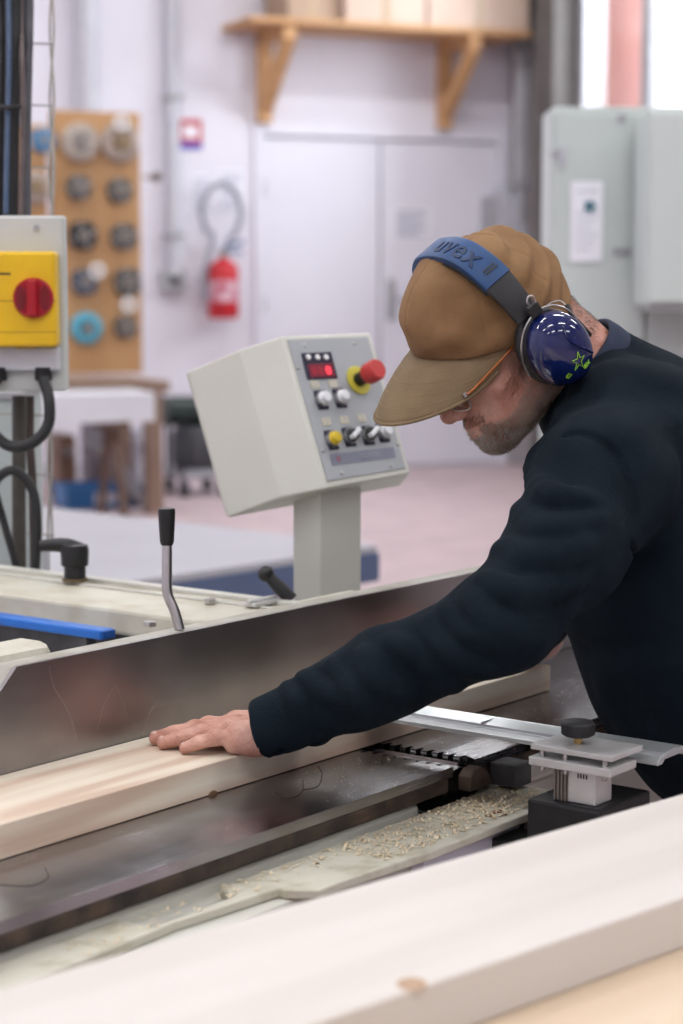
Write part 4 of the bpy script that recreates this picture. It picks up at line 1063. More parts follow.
cable('conduit', [(30, 396, 3.16), (30, 440, 3.16), (33, 500, 3.16), (35, 630, 3.16)], .007, 'dark brown conduit beside the thick olive black one', mat('dark brown conduit', (.05, .035, .03), .5, col2=(.08, .06, .05), scale=20), 'pipe')
# wire tray
t = thing('wire_tray', Dp(50, 560, 3.2), 'pale twisted wire mesh cable tray running up at the left', 'cable tray')
m_wire = mat('galvanised wire', (.42, .40, .36), .4, .5, col2=(.34, .33, .30), scale=30)
ys = list(range(-40, 212, 12)); 
for s in (1, -1):
    obj('upright_wire', tube(new(), smooth_path([Dp(52+s*2.1*math.sin(y/23.+.4)+ (y > 380)*-2, y, 3.19+.003*s*math.cos(y/23.)) for y in range(-40, 560, 14)], 2), .0021, 6), m_wire, t, smooth=True)
obj('upright_wire', tube(new(), [Dp(-20, -40, 3.19), Dp(-20, 560, 3.19)], .002, 6), m_wire, t, smooth=True)
for y in (44, 106, 168, 230, 292, 354, 416, 475, 535):
    obj('cross_wire', tube(new(), [Dp(-22, y-3, 3.17), Dp(54, y, 3.17)], .0016, 6), m_wire if y > 150 else m_grey, t)
obj('cover_strip', box(new(), Dp(47, 590, 3.22), (.011, .004, .14), XA), m_wp, t)
# ======================= the man
PSI = math.radians(23); PT = math.radians(37)
Hd = Dp(505, 337, 2.42); HS = .93
hf = V3(-math.cos(PSI)*math.cos(PT), -math.sin(PSI)*math.cos(PT), -math.sin(PT))
hl = V3(math.sin(PSI), -math.cos(PSI), 0); hu = np.cross(hf, hl)
RH = np.stack([hf, hl, hu])
def h(f, l, u): return Hd+(f*hf+l*hl+u*hu)*HSC[0]
HSC = [1.]
HB = .896
# skin: one continuous body
body = SDF(); skull = SDF()
for s in (skull, body):
    s.ell(h(-.006, 0, .043), (.094, .076, .085), RH, .02)
    s.ell(h(.045, 0, -.015), (.055, .060, .085), RH, .03)
    s.ell(h(.040, 0, -.070), (.050, .046, .032), RH, .03)
    for q in (-1, 1):
        s.cone(h(.005, q*.056, -.055), h(.080, q*.018, -.093), .020, .018, .025)
        s.ell(h(.066, q*.044, -.024), (.020, .022, .018), RH, .02)
        s.cone(h(.092, q*.010, .022), h(.082, q*.045, .022), .013, .012, .014)
        s.ell(h(.066, q*.040, -.062), (.022, .020, .025), RH, .02)
    s.ell(h(.090, 0, -.097), (.019, .023, .016), RH, .016)
    s.ell(h(.090, 0, -.068), (.020, .028, .022), RH, .018)
    for q in (-1, 1): s.ell(h(.101, q*.033, .004), (.016, .017, .011), RH, .012, 's')
    s.cone(h(.097, 0, .012), h(.121, 0, -.028), .0085, .0115, .010)
    s.ell(h(.125, 0, -.033), (.0115, .0115, .0105), RH, .008)
    for q in (-1, 1):
        s.ell(h(.114, q*.0115, -.036), (.011, .008, .0085), RH, .006)
        s.ell(h(.118, q*.0065, -.0445), (.005, .0035, .004), RH, .003, 's')
        s.cone(h(.083, q*.042, .011), h(.095, q*.022, .013), .0055, .0055, .004)   # eyelids
        s.cone(h(.084, q*.042, -.002), h(.094, q*.022, -.003), .0045, .0045, .004)
        s.cone(h(.110, 0, -.0625), h(.100, q*.022, -.066), .0058, .0035, .005)      # lips
        s.cone(h(.109, 0, -.0735), h(.100, q*.019, -.071), .0068, .0035, .005)
        # ears
        s.ell(h(-.006, q*.080, .000), (.018, .007, .031), RH, .008)
        s.ell(h(-.003, q*.088, .004), (.010, .005, .019), RH, .004, 's')
    s.cone(h(.112, -.02, -.068), h(.112, .02, -.068), .0012, .0012, .002, 's')
for s in (skull, body):                  # the head is modelled at unit scale, then sized about the ear axis
    s.p = [((lambda P, f=f: HS*f(Hd+(P-Hd)/HS)), k*HS, op) for f, k, op in s.p]
HSC[0] = HS
Nb = Dp(610, 402, 2.48)
body.cone(h(-.045, 0, -.035), Nb, .058, .066, .03)
skull.cone(h(-.045, 0, -.035), Nb, .058, .066, .03)
# joints
SL = Dp(604, 482, 2.26); SR = Dp(618, 462, 2.68)
EL = Dp(504, 621, 2.135); WL = V3(-.032, 2.222, HB+.038)
ER = Dp(545, 570, 2.66); WR = V3(.279, 2.748, HB+.034)
C1 = Dp(660, 470, 2.47); C2 = Dp(690, 562, 2.48); C3 = Dp(737, 668, 2.49); PV = Dp(782, 762, 2.50)
Y = V3(0, 1, 0)
def torso(s, g):                         # g: how far the cloth stands off
    s.cone(Nb+V3(.02, 0, -.02), C1, .070+g, .10+g, .05)
    for q in (-1, 1):
        s.chain([C1+Y*q*.075, C2+Y*q*.07, C3+Y*q*.07, PV+Y*q*.07], [.095+g, .135+g, .130+g, .115+g], .06)
    s.chain([C1, C2, C3, PV], [.100+g, .150+g, .155+g, .125+g], .06)
    # shoulder yoke and shoulder blades
    s.chain([Nb+V3(.01, 0, -.02), (Nb+SL)/2+V3(.02, 0, .018), SL], [.062+g, .060+g, .062+g], .05)
    s.chain([Nb+V3(.01, 0, -.02), (Nb+SR)/2+V3(.02, 0, .018), SR], [.062+g, .060+g, .062+g], .05)
    for q in (-1, 1): s.ell(C1+Y*q*.085+V3(.030, 0, .035), (.09+g, .085+g, .070+g), None, .05)
torso(body, -.016)
body.chain([SL, (SL*.5+EL*.5), EL, (EL*.5+WL*.5)+V3(0, 0, .0), WL], [.048, .040, .032, .029, .024], .02)
body.chain([SR, (SR+ER)/2, ER, (ER+WR)/2, WR], [.052, .048, .039, .036, .024], .02)
# hands
def hand(s, W, a, z0, side, curl=0.):
    """flat hand from the wrist W along a; side: +1 when the thumb is on +b; z0: the surface it lies on"""
    a = nrm(a); b = nrm(np.cross(ZZ, a))*side*-1.; up = ZZ
    def p(x, y, z): q = W+a*x+b*y; return V3(q[0], q[1], z0+z)
    s.cone(W, p(.045, .006, .028), .024, .019, .02); s.cone(W+b*-.010, p(.050, -.022, .024), .021, .016, .02); s.cone(W+b*.010, p(.045, .022, .026), .021, .017, .02)
    s.chain([p(.046, -.026, .0165), p(.066, -.033, .013), p(.088, -.035, .0115)], [.0145, .0125, .0105], .012)
    s.cone(p(.045, .0, .017), p(.075, -.012, .013), .015, .013, .015)
    mcp = [(.090, .029), (.096, .008), (.090, -.013), (.080, -.033)]
    tip = [(.160, .030, .0), (.181, .009, .0), (.170, -.012, .0), (.143, -.035, .0)]
    rr = [.0098, .0101, .0095, .0084]
    tips = []
    for i, ((mx, my), (tx, ty, _), r) in enumerate(zip(mcp, tip, rr)):
        s.cone(p(.035, my*.75, .022), p(mx, my, .0215), .0145, .0125, .012)
        s.ell(p(mx, my, .027), (.011, .008, .008), None, .010)
        s.cone(p(mx-.01, my, .018), p(mx-.035, my*.9, .013), .011, .013, .012)   # flesh under the knuckles
        d = V3(tx-mx, ty-my, 0); L = np.linalg.norm(d); d = d/L
        P0 = p(mx, my, .0205); P1 = p(mx+d[0]*L*.46, my+d[1]*L*.46, .0172+r*.12); P2 = p(mx+d[0]*L*.75, my+d[1]*L*.75, .0135); P3 = p(tx, ty, r*.80)
        s.chain([P0, P1, P2, P3], [r*1.12, r*1.02, r*.93, r*.80], .0035)
        s.ell(P1+ZZ*.002, (r*1.02, r*.98, r*.95), None, .004)
        tips.append((P3, nrm(P3-P2), r))
    T0 = p(.022, .026, .024); T1 = p(.055, .050, .020); T2 = p(.085, .064, .015); T3 = p(.110, .070, .0105)
    s.chain([T0, T1, T2, T3], [.017, .0135, .0115, .0095], .010)
    s.cone(p(.075, .022, .014), T1, .011, .012, .016)
    tips.append((T3, nrm(T3-T2), .0105))
    return tips
aL = nrm(V3(-1, .03, 0))
tipsL = hand(body, WL, aL, HB+.0003, 1)
aR = nrm(V3(-.80, -.15, 0))
tipsR = hand(body, WR, aR, HB+.0003, -1)
# legs
HL = V3(.66, 2.40, .80); HR = V3(.66, 2.62, .80)
KL = V3(.60, 2.38, .47); KR = V3(.63, 2.66, .47); AL_ = V3(.70, 2.40, .09); AR_ = V3(.74, 2.68, .09)
for hp_, kn_, an_ in ((HL, KL, AL_), (HR, KR, AR_)):
    body.chain([PV+(hp_-PV)*.4, hp_, kn_, an_], [.10, .085, .055, .038], .04)
    body.cone(an_+V3(.02, 0, -.04), an_+V3(-.16, 0, -.055), .032, .024, .02)

man = thing('person', V3(.68, 2.52, 0), 'man in brown cap and dark navy pullover leaning over the planer, hand on the board', 'person')
def skinmat():
    m = bpy.data.materials.new('ruddy skin'); m.use_nodes = True; nt = m.node_tree; b = nt.nodes['Principled BSDF']; L = nt.links.new
    tc = nt.nodes.new('ShaderNodeTexCoord')
    n = nt.nodes.new('ShaderNodeTexNoise'); n.inputs['Scale'].default_value = 28; n.inputs['Detail'].default_value = 6; L(tc.outputs['Object'], n.inputs['Vector'])
    r = nt.nodes.new('ShaderNodeValToRGB'); r.color_ramp.elements[0].position = .32; r.color_ramp.elements[1].position = .68
    r.color_ramp.elements[0].color = (.43, .18, .125, 1); r.color_ramp.elements[1].color = (.66, .38, .30, 1); L(n.outputs['Fac'], r.inputs[0])
    L(r.outputs[0], b.inputs['Base Color']); b.inputs['Roughness'].default_value = .48
    b.inputs['Subsurface Weight'].default_value = .12; b.inputs['Subsurface Radius'].default_value = (.01, .004, .002); b.inputs['Subsurface Scale'].default_value = .5
    v = nt.nodes.new('ShaderNodeTexVoronoi'); v.inputs['Scale'].default_value = 420; v.feature = 'DISTANCE_TO_EDGE'; L(tc.outputs['Object'], v.inputs['Vector'])
    n2 = nt.nodes.new('ShaderNodeTexNoise'); n2.inputs['Scale'].default_value = 75; n2.inputs['Detail'].default_value = 7; n2.inputs['Distortion'].default_value = 1.5; L(tc.outputs['Object'], n2.inputs['Vector'])
    b1 = nt.nodes.new('ShaderNodeBump'); b1.inputs['Distance'].default_value = .0004; L(v.outputs[0], b1.inputs['Height'])
    b2 = nt.nodes.new('ShaderNodeBump'); b2.inputs['Distance'].default_value = .0030; L(n2.outputs['Fac'], b2.inputs['Height']); L(b1.outputs[0], b2.inputs['Normal']); L(b2.outputs[0], b.inputs['Normal'])
    return m
m_skin = skinmat()
# tendons, veins and skin folds on the back of the left hand
def hp(x, y, z): 
    b = nrm(np.cross(ZZ, aL))*-1.; q = WL+aL*x+b*y; return V3(q[0], q[1], HB+z)
for (mx, my) in ((.090, .029), (.096, .008), (.090, -.013), (.080, -.033)):
    body.cone(hp(.03, my*.55, .0405), hp(mx-.012, my, .0325), .0022, .0022, .006)
for pts in (((.02, .004), (.05, -.006), (.075, -.003)), ((.035, -.018), (.06, -.022), (.078, -.024))):
    body.chain([hp(x, y, .0395-x*.08) for x, y in pts], [.0018]*3, .004)
for k in range(5):
    x = .058+.010*k; body.cone(hp(x, .036-.010*k, .0345-.02*k*.05), hp(x+.008, .020-.010*k, .037-.02*k*.05), .0006, .0006, .003, 's')
bo_, bv = field_obj('body', body, (-.26, 2.0, 0), (1.0, 2.95, 1.62), .0024, m_skin, man)

# fingernails
m_nail = mat('pale fingernail', (.62, .38, .32), .3, col2=(.66, .43, .37), scale=200)
for tips in (tipsL, tipsR):
    for P3, d, r in tips:
        dd = nrm(V3(d[0], d[1], 0)); sd = np.cross(ZZ, dd)
        g = new(); c = P3-dd*.001+ZZ*(r*.80-.0022)
        prof = [(0, .0026), (r*.30, .0024), (r*.55, .0012), (r*.62, .0)]
        lathe(g, prof, c, ZZ, 16, ax=(dd, sd, nrm(ZZ+dd*.18)), sx=1.15, sy=.9); obj('fingernail', g, m_nail, man, smooth=True)
# eyes
m_eye = mat('eye white', (.75, .72, .68), .15, col2=(.7, .66, .62), scale=60); m_iris = mat('grey blue iris', (.08, .11, .14), .1, col2=(.12, .16, .2), scale=300)
for q in (-1, 1):
    g = new(); bmesh.ops.create_uvsphere(g, u_segments=18, v_segments=12, radius=.0118); bmesh.ops.translate(g, verts=g.verts, vec=Vector(h(.0835, q*.033, .004)))
    e = obj('eyeball', g, m_eye, man, smooth=True)
    obj('iris', cyl(new(), h(.0835+.0110, q*.033, .003), hf, .0052, .0009, 18), m_iris, e, smooth=True)

# ---- pullover
ndir0 = nrm(h(-.05, 0, -.03)-Nb)
sw = SDF(); torso(sw, .006)
aL1 = nrm(EL-SL); fo = nrm(WL-EL)
cuffL = Dp(259, 731, 2.205); cuffR = WR+nrm(ER-WR)*.022
mU = SL*.5+EL*.5+V3(.012, 0, .003)
sw.chain([SL, mU, EL, EL*.5+cuffL*.5, cuffL-nrm(EL-cuffL)*.02], [.080, .062, .050, .0445, .0325], .03)
sw.chain([EL*.5+cuffL*.5, WL+V3(0, 0, -.002)], [.044, .0315], .02)
sw.chain([SR, (SR+ER)/2, ER, (ER+cuffR)/2, cuffR-nrm(ER-cuffR)*.02], [.080, .074, .060, .046, .035], .03)
sw.chain([Dp(584, 432, 2.43), Dp(574, 478, 2.34), SL], [.040, .052, .06], .03)
sw.cone(Nb+V3(.03, 0, -.02), Nb+ndir0*.034, .082, .074, .03)
base = SDF(); base.p = list(sw.p)
# folds: soft ridges laid along the sleeve where the cloth bunches
folds = [([(526, 470), (548, 492), (590, 498)], .010), ([(514, 510), (545, 530), (600, 522)], .012), ([(498, 548), (540, 560), (600, 540)], .013),
         ([(482, 580), (520, 594), (585, 582)], .011), ([(466, 594), (486, 622), (540, 640)], .012), ([(441, 607), (470, 632), (520, 640)], .009), ([(428, 620), (452, 656), (500, 672)], .010),
         ([(392, 640), (424, 664), (455, 688)], .008), ([(362, 650), (376, 676), (405, 697)], .008), ([(330, 662), (352, 690), (370, 714)], .006), ([(300, 676), (322, 692), (352, 700)], .006),
         ([(284, 684), (300, 706), (306, 740)], .006)]
big = [([(560, 655), (600, 630), (650, 570)], .016), ([(600, 720), (640, 700), (690, 640)], .016), ([(650, 560), (670, 520), (690, 500)], .018)]
rs = random.Random(5)
add = []
for pl, r in folds:
    P_ = []
    for (x, y) in pl:
        q = march(base, x, y)
        if base.ev(q[None])[0] > .02:     # beyond the outline: pull to the surface
            for _ in range(12):
                e = .002; d0 = base.ev(q[None])[0]; gg = np.array([(base.ev((q+e*np.eye(3)[i])[None])[0]-d0)/e for i in range(3)]); q = q-gg*d0*.8
        e = .002; d0 = base.ev(q[None])[0]; gg = nrm(np.array([(base.ev((q+e*np.eye(3)[i])[None])[0]-d0)/e for i in range(3)]))
        P_.append((q, gg))
    S_ = smooth_path([q-gg*(r*.46) for q, gg in P_], 4); n_ = len(S_)
    rad = [r*(.35+.65*math.sin(math.pi*(i+.8)/(n_+.6))) for i in range(n_)]
    add.append((S_, rad))
for S_, rad in add: sw.chain(S_, [q*1.35 for q in rad], .011)
# armhole seam sewn round the shoulder
P_ = []
for x, y in ((563, 437), (580, 433), (600, 440), (618, 458), (630, 485), (636, 515), (634, 545), (626, 575)):
    q = march(sw, x, y); P_.append(q)
SEAM = smooth_path(P_, 5)
sw.chain(SEAM, [.0030]*len(SEAM), .005, 's')
def drape(P):
    x, y, z = P[:, 0]*1., P[:, 1], P[:, 2]
    w = np.sin(31*x+9*np.sin(13*z+2)+17*z)*np.sin(23*z-15*y+4*np.sin(11*x))
    return -.0022*w+.0012*np.sin(70*x+40*z+5*np.sin(21*y))*np.sin(50*z-33*x)
sw.add(drape, 0, 'd')
# open cuffs, neck and hem
cdL = nrm(cuffL-EL); cdL = nrm(cdL*1.0+V3(-.18, 0, .10))
def cuffcut(c, n, r0):
    return lambda P: np.where(np.linalg.norm(P-c, axis=1) < r0, (P-c)@n, -1.)
sw.add(cuffcut(cuffL, cdL, .075), .003, 'i')
sw.cone(cuffL+cdL*.03, cuffL-cdL*.025, .0285, .0285, .003, 's')
cdR = nrm(cuffR-ER); sw.add(cuffcut(cuffR, cdR, .065), .003, 'i'); sw.cone(cuffR+cdR*.03, cuffR-cdR*.02, .030, .030, .003, 's')
ndir = nrm(h(-.05, 0, -.03)-Nb)
sw.cone(Nb+ndir*.12, Nb+ndir*.03, .064, .064, .006, 's')
hem = PV+V3(.03, 0, -.045)
sw.plane(hem, nrm(V3(.25, 0, -1)), .004)
def fleece():
    m = mat('dark navy fleece', (.0040, .0085, .0140), .95, col2=(.0070, .0130, .0195), scale=14, bump=.0009, bscale=420, spec=.15, detail=6)
    return m
m_fl = fleece()
so_, sv = field_obj('pullover', sw, (-.16, 2.0, .70), (1.02, 2.95, 1.52), .0036, m_fl, man)
# collar of a blue shirt round the neck
m_coll = mat('blue ribbed collar', (.010, .018, .042), .85, col2=(.014, .024, .052), scale=60, bump=.0004, bscale=300)
ca, cb_, cn = frame(ndir)
prof = [(.0625, -.03), (.0615, .040), (.064, .046), (.069, .044), (.0725, .032), (.077, .0), (.081, -.03)]
g = new(); lathe(g, prof, Nb+ndir*.034, ndir, 40); obj('collar', g, m_coll, man, smooth=True, angle=180)
# trousers, shoes
tr = SDF()
for hp_, kn_, an_ in ((HL, KL, AL_), (HR, KR, AR_)):
    tr.chain([PV, hp_+V3(.0, 0, 0), kn_, an_+V3(0, 0, .0)], [.135, .110, .078, .066], .05)
tr.chain([PV+Y*-.06, PV+Y*.06], [.13, .13], .04)
tr.plane(V3(.7, 2.5, .07), V3(0, 0, -1), .004); tr.plane(hem+V3(0, 0, .10), nrm(V3(-.25, 0, 1)), .004)
for an_ in (AL_, AR_): tr.cone(an_-ZZ*.05, an_+ZZ*.03, .052, .052, .004, 's')
field_obj('trousers', tr, (.35, 2.1, 0), (1.05, 2.95, 1.1), .008, mat('black work trousers', (.010, .011, .013), .85, col2=(.016, .017, .02), scale=20, bump=.0008, bscale=200), man)
m_shoe = mat('black shoe leather', (.02, .018, .016), .4, col2=(.03, .027, .024), scale=30)
for an_ in (AL_, AR_):
    s_ = SDF(); s_.chain([an_+V3(.04, 0, -.045), an_+V3(-.06, 0, -.045), an_+V3(-.17, 0, -.055)], [.046, .046, .038], .03); s_.cone(an_, an_+V3(0, 0, .03), .054, .056, .03)
    s_.plane(an_-ZZ*.088, -ZZ, .003); s_.plane(an_+ZZ*.03, ZZ, .003)
    so, _ = field_obj('shoe', s_, an_-V3(.25, .1, .1), an_+V3(.12, .1, .08), .006, m_shoe, man)

# ---- beard: short hairs rooted on the jaw
loc = (bv-Hd)@RH.T/HS
lx, ly, lz_ = loc[:, 0], loc[:, 1], loc[:, 2]
jaw = (lz_ < -.048-.0*lx) & (lz_ > -.135) & (lx > -.002) & (np.abs(ly) < .08)
side_b = (lx > -.006) & (lx < .036) & (lz_ < -.02) & (lz_ > -.06) & (np.abs(ly) > .05)
mou = (lx > .09) & (lz_ < -.049) & (lz_ > -.064) & (np.abs(ly) < .03)
lips = (lx > .10) & (lz_ < -.060) & (lz_ > -.078) & (np.abs(ly) < .021)
cheek = (lz_ > -.062) & (lx > .04) & (~mou) & (lz_ > -.045-.35*(lx-.03))
near_h = (np.linalg.norm(bv-Hd, axis=1) < .17)
sel = np.where(near_h & (jaw | mou | side_b) & ~lips & ~cheek)[0]
def grad(s, P, e=.0015):
    d0 = s.ev(P); return np.stack([s.ev(P+e*np.eye(3)[i])-d0 for i in range(3)], 1)/e
def hairs(name, idx, n, L0, L1, dirf, r, m, rng):
    pick = rng.choice(idx, n); P = bv[pick]+rng.normal(0, .0008, (n, 3)); G = grad(skull, P); G /= np.linalg.norm(G, axis=1)[:, None]; P = P-G*skull.ev(P)[:, None]
    vs = []; fs = []
    for i in range(n):
        g_ = G[i]; d = nrm(g_*.55+dirf+rng.normal(0, .28, 3)); Lh = rng.uniform(L0, L1); a, b, _ = frame(d); k = len(vs)
        p0 = P[i]-g_*.001; p1 = P[i]+d*Lh*.5; p2 = P[i]+nrm(d+dirf*.5)*Lh
        for p, rr in ((p0, r), (p1, r*.8)):
            for t in (0, 2.1, 4.2): vs.append(p+rr*(math.cos(t)*a+math.sin(t)*b))
        vs.append(p2)
        for t in range(3):
            u = (t+1) % 3; fs.append((k+t, k+u, k+3+u, k+3+t)); fs.append((k+3+t, k+3+u, k+6))
    return obj(name, (vs, fs), m, man, smooth=True, angle=180)
rng = np.random.default_rng(4)
def hairmat(name, c1, c2, sc=25):
    return mat(name, c1, .6, col2=c2, scale=sc, detail=3, lo=.42, hi=.6)
m_beard = mat('grey brown beard', (.20, .12, .08), .6, col2=(.46, .38, .31), scale=38, detail=5, lo=.42, hi=.6)
hairs('beard', sel, 22000, .003, .0065, (hf*.25-hu*.7), .00016, m_beard, rng)['kind'] = 'stuff'
# white patch on the chin
jit = np.sin(bv[:, 0]*211+3)*np.sin(bv[:, 1]*173)*np.sin(bv[:, 2]*190)*.012+np.random.default_rng(9).normal(0, .006, len(lx))
chin = np.where(near_h & (lx > .040+jit) & (lz_ < -.074+jit) & (lz_ > -.13) & (np.abs(ly) < .05))[0]
hairs('chin_beard', chin, 6000, .003, .0075, (hf*.35-hu*.6), .00018, mat('white grey chin hair', (.62, .59, .54), .6, col2=(.38, .32, .26), scale=60, lo=.4, hi=.65), rng)['kind'] = 'stuff'
nape = np.where(near_h & (lx < -.0) & (lz_ < .045) & (lz_ > -.055) & (np.abs(ly) < .09))[0]
hairs('cropped_hair', nape, 6000, .003, .007, (-hu*.8-hf*.1), .00016, mat('short grey brown hair', (.13, .10, .08), .6, col2=(.28, .25, .22), scale=50), rng)['kind'] = 'stuff'

# ---- cap
CPT = math.radians(19); CRL = math.radians(8)
cf = V3(-math.cos(PSI)*math.cos(CPT), -math.sin(PSI)*math.cos(CPT), -math.sin(CPT)); cl = hl*math.cos(CRL)-np.cross(cf, hl)*math.sin(CRL); cu_ = np.cross(cf, cl); RC = np.stack([cf, cl, cu_])
Cc = Dp(489, 322, 2.42)
cap = SDF()
ca_r = (.104, .088, .110)
Cq = Cc-cu_*.008
cap.ell(Cq+cf*.003, (.0965, .085, .101), RC, .02)
cap.ell(h(-.006, 0, .043), (.0925, .0755, .084), RH, .025)
cap.ell(Cq+cf*.030+cu_*.030, (.066, .068, .066), RC, .04)
cap.ell(Cq-cf*.026+cu_*.030, (.056, .058, .060), RC, .04)
cap.ell(Cq+cf*.006+cu_*.042, (.062, .060, .058), RC, .04)
def capfold(P):
    q = (P-Cq)@RC.T; an = np.arctan2(q[:, 1], q[:, 0]); w = 0
    # six panel seams as fine grooves
    k = np.abs(((an+math.pi/6) % (math.pi/3))-math.pi/6)*np.linalg.norm(q[:, :2], axis=1)
    w = .0011*np.exp(-(k/.0018)**2)
    # wrinkles, mostly behind the band
    x, y, z = q.T
    bk_ = np.clip((-x+.02)/.05, 0, 1)
    w = w-bk_*.0042*np.sin(150*(z+.55*x)+3*np.sin(30*x+2)+2.2*np.sin(22*y))*np.clip(.2+z*12, 0, 1)
    w = w-.0026*np.sin(60*x+35*z+3*np.sin(25*z))*np.sin(45*z-30*y+2)
    w = w-.0032*(1-bk_)*np.sin(75*(z*.9-.3*x)+2*np.sin(28*x))*np.exp(-((z-.012)/.03)**2)
    return w
cap.add(capfold, 0, 'd')
inner = SDF(); 
cap.ell(Cq-cu_*.003, (.0965, .0825, .100), RC, .004, 's')
cap.plane(Cc-cu_*.010, -cu_, .003)
# arched hole at the back is hidden; crown stays whole
m_cap = mat('brown canvas cap', (.26, .145, .064), .85, col2=(.165, .085, .033), scale=16, detail=7, bump=.0005, bscale=500, lo=.35, hi=.72)
m_brim = mat('tan canvas brim', (.225, .158, .088), .85, col2=(.165, .112, .058), scale=14, detail=7, bump=.0004, bscale=500)
co_, cv_ = field_obj('cap_crown', cap, Cc-.15, Cc+.16, .0022, m_cap, man)
bt = Cq+cu_*.1105+cf*.004
g = new(); lathe(g, [(0, -.001), (.0065, -.001), (.006, .003), (0, .0045)], bt, cu_, 14); obj('button', g, m_cap, co_, smooth=True)
# brim: curved visor swept from the front rim
BD = math.radians(38)
def brimgrid(off):
    out = []
    for i in range(33):
        a = -1.36+2.72*i/32
        row = []
        Rr = V3(.099*math.cos(a), .085*math.sin(a), -.010)
        Lb = .092*(math.cos(a*1.08)**.55 if math.cos(a*1.08) > 0 else 0)+.002
        for j in range(13):
            t = j/12; s_ = Lb*t
            dx = math.cos(BD*(.55+.45*t)); dz = -math.sin(BD*(.55+.45*t))
            x = Rr[0]+s_*dx; y = Rr[1]*(1-.02*t); z = Rr[2]+s_*dz-2.0*(y*y)*min(1, s_/.05)*.9
            row.append(Cc+cf*x+cl*y+cu_*(z+off))
        out.append(row)
    return out
G0 = brimgrid(.0015); G1 = brimgrid(-.0015); g = new()
A0 = [[g.verts.new(Vector(p)) for p in r] for r in G0]; A1 = [[g.verts.new(Vector(p)) for p in r] for r in G1]
for i in range(32):
    for j in range(12):
        g.faces.new([A0[i][j], A0[i+1][j], A0[i+1][j+1], A0[i][j+1]]); g.faces.new([A1[i][j], A1[i][j+1], A1[i+1][j+1], A1[i+1][j]])
    g.faces.new([A0[i][12], A0[i+1][12], A1[i+1][12], A1[i][12]]); g.faces.new([A0[i+1][0], A0[i][0], A1[i][0], A1[i+1][0]])
for i in (0, 32):
    for j in range(12): g.faces.new([A0[i][j], A0[i][j+1], A1[i][j+1], A1[i][j]])
br = obj('cap_brim', g, m_brim, man, smooth=True, angle=60)
g = new()
for jj in (3, 5.2, 7.4, 9.6, 11.4):
    pts = []
    for r in G0[2:31]:
        j = int(jj); t = jj-j; pts.append(r[j]*(1-t)+r[j+1]*t+cu_*.0001)
    tube(g, pts, .00035, 4)
obj('stitching', g, mat('tan thread', (.28, .20, .11), .8, col2=(.24, .17, .09), scale=90), br)
tube_pts = [r[12]*.5+q[12]*.5 for r, q in zip(G0, G1)]
obj('edge_piping', tube(new(), tube_pts, .0021, 8), m_brim, br, smooth=True)

# ======================= ear defenders
def RIDGE(B_, A_):
    rx = np.array([np.dot(V3(1, 0, 0), B_), np.dot(V3(1, 0, 0), A_)]); rx /= np.linalg.norm(rx); ux = np.array([-rx[1], rx[0]])
    if np.dot(ux, [np.dot(ZZ, B_), np.dot(ZZ, A_)]) < 0: ux = -ux
    return [rx*x+ux*y for x, y in ((-.012, .030), (-.008, .016), (.006, .006), (.022, .000), (.032, -.004))]
ed = thing('ear_defenders', Hd, 'blue ear defenders with padded blue headband over the brown cap', 'ear defenders')
BPT = math.radians(38)                   # how far the band leans forward
bf = V3(-math.cos(PSI)*math.cos(BPT), -math.sin(PSI)*math.cos(BPT), -math.sin(BPT)); bu_ = np.cross(bf, hl)
E0 = Hd+hf*.0
m_bb = mat('matt blue band pad', (.010, .050, .15), .5, col2=(.013, .06, .18), scale=30, bump=.0002, bscale=200)
m_bs = mat('glossy dark blue cup', (.004, .011, .075), .12, col2=(.005, .013, .09), scale=30, coat=.6)
m_cush = mat('black ear cushion', (.014, .014, .015), .5, col2=(.022, .022, .024), scale=40)
def arc(t, off=0.):                      # t: angle from the left cup (0) over the top (pi/2) to the right (pi)
    ry = .105+off; rz = .135+off
    c_, s_ = math.cos(t), math.sin(t)
    e_ = .80
    return E0+hl*ry*math.copysign(abs(c_)**e_, c_)+bu_*(rz*abs(s_)**e_)+bf*.004
def ribbon(t0, t1, w, th, off, n=60, rnd=True, wf=None):
    g = new(); prev = None
    for i in range(n+1):
        t = t0+(t1-t0)*i/n; p = arc(t, off); tg = nrm(arc(t+.01, off)-arc(t-.01, off)); nn = nrm(np.cross(tg, bf)); nn = nn if np.dot(nn, p-E0) > 0 else -nn
        ww = w*(wf(i/n) if wf else 1); row = []
        for (a, b) in ((-.5, -.35), (-.42, -.5), (.42, -.5), (.5, -.35), (.5, .35), (.42, .5), (-.42, .5), (-.5, .35)):
            row.append(g.verts.new(Vector(p+bf*a*ww+nn*b*th)))
        if prev:
            for k in range(8): g.faces.new([prev[k], prev[(k+1) % 8], row[(k+1) % 8], row[k]])
        else: g.faces.new(row)
        prev = row
    g.faces.new(prev); return g
TB0, TB1 = .62, math.pi-.62
obj('headband_pad', ribbon(TB0, TB1, .038, .011, .002), m_bb, ed, smooth=True, angle=50)
obj('headband_lining', ribbon(TB0-.02, TB1+.02, .040, .004, -.0055), m_cush, ed, smooth=True, angle=50)
for q in (0, 1):
    ts = (.20, TB0+.02) if q == 0 else (math.pi-TB0-.02, math.pi-.20)
    obj('band_end', ribbon(ts[0], ts[1], .038, .008, .001, 14, wf=(lambda k: .82+.18*k) if q == 0 else (lambda k: 1-.18*k)), m_cush, ed, smooth=True, angle=50)
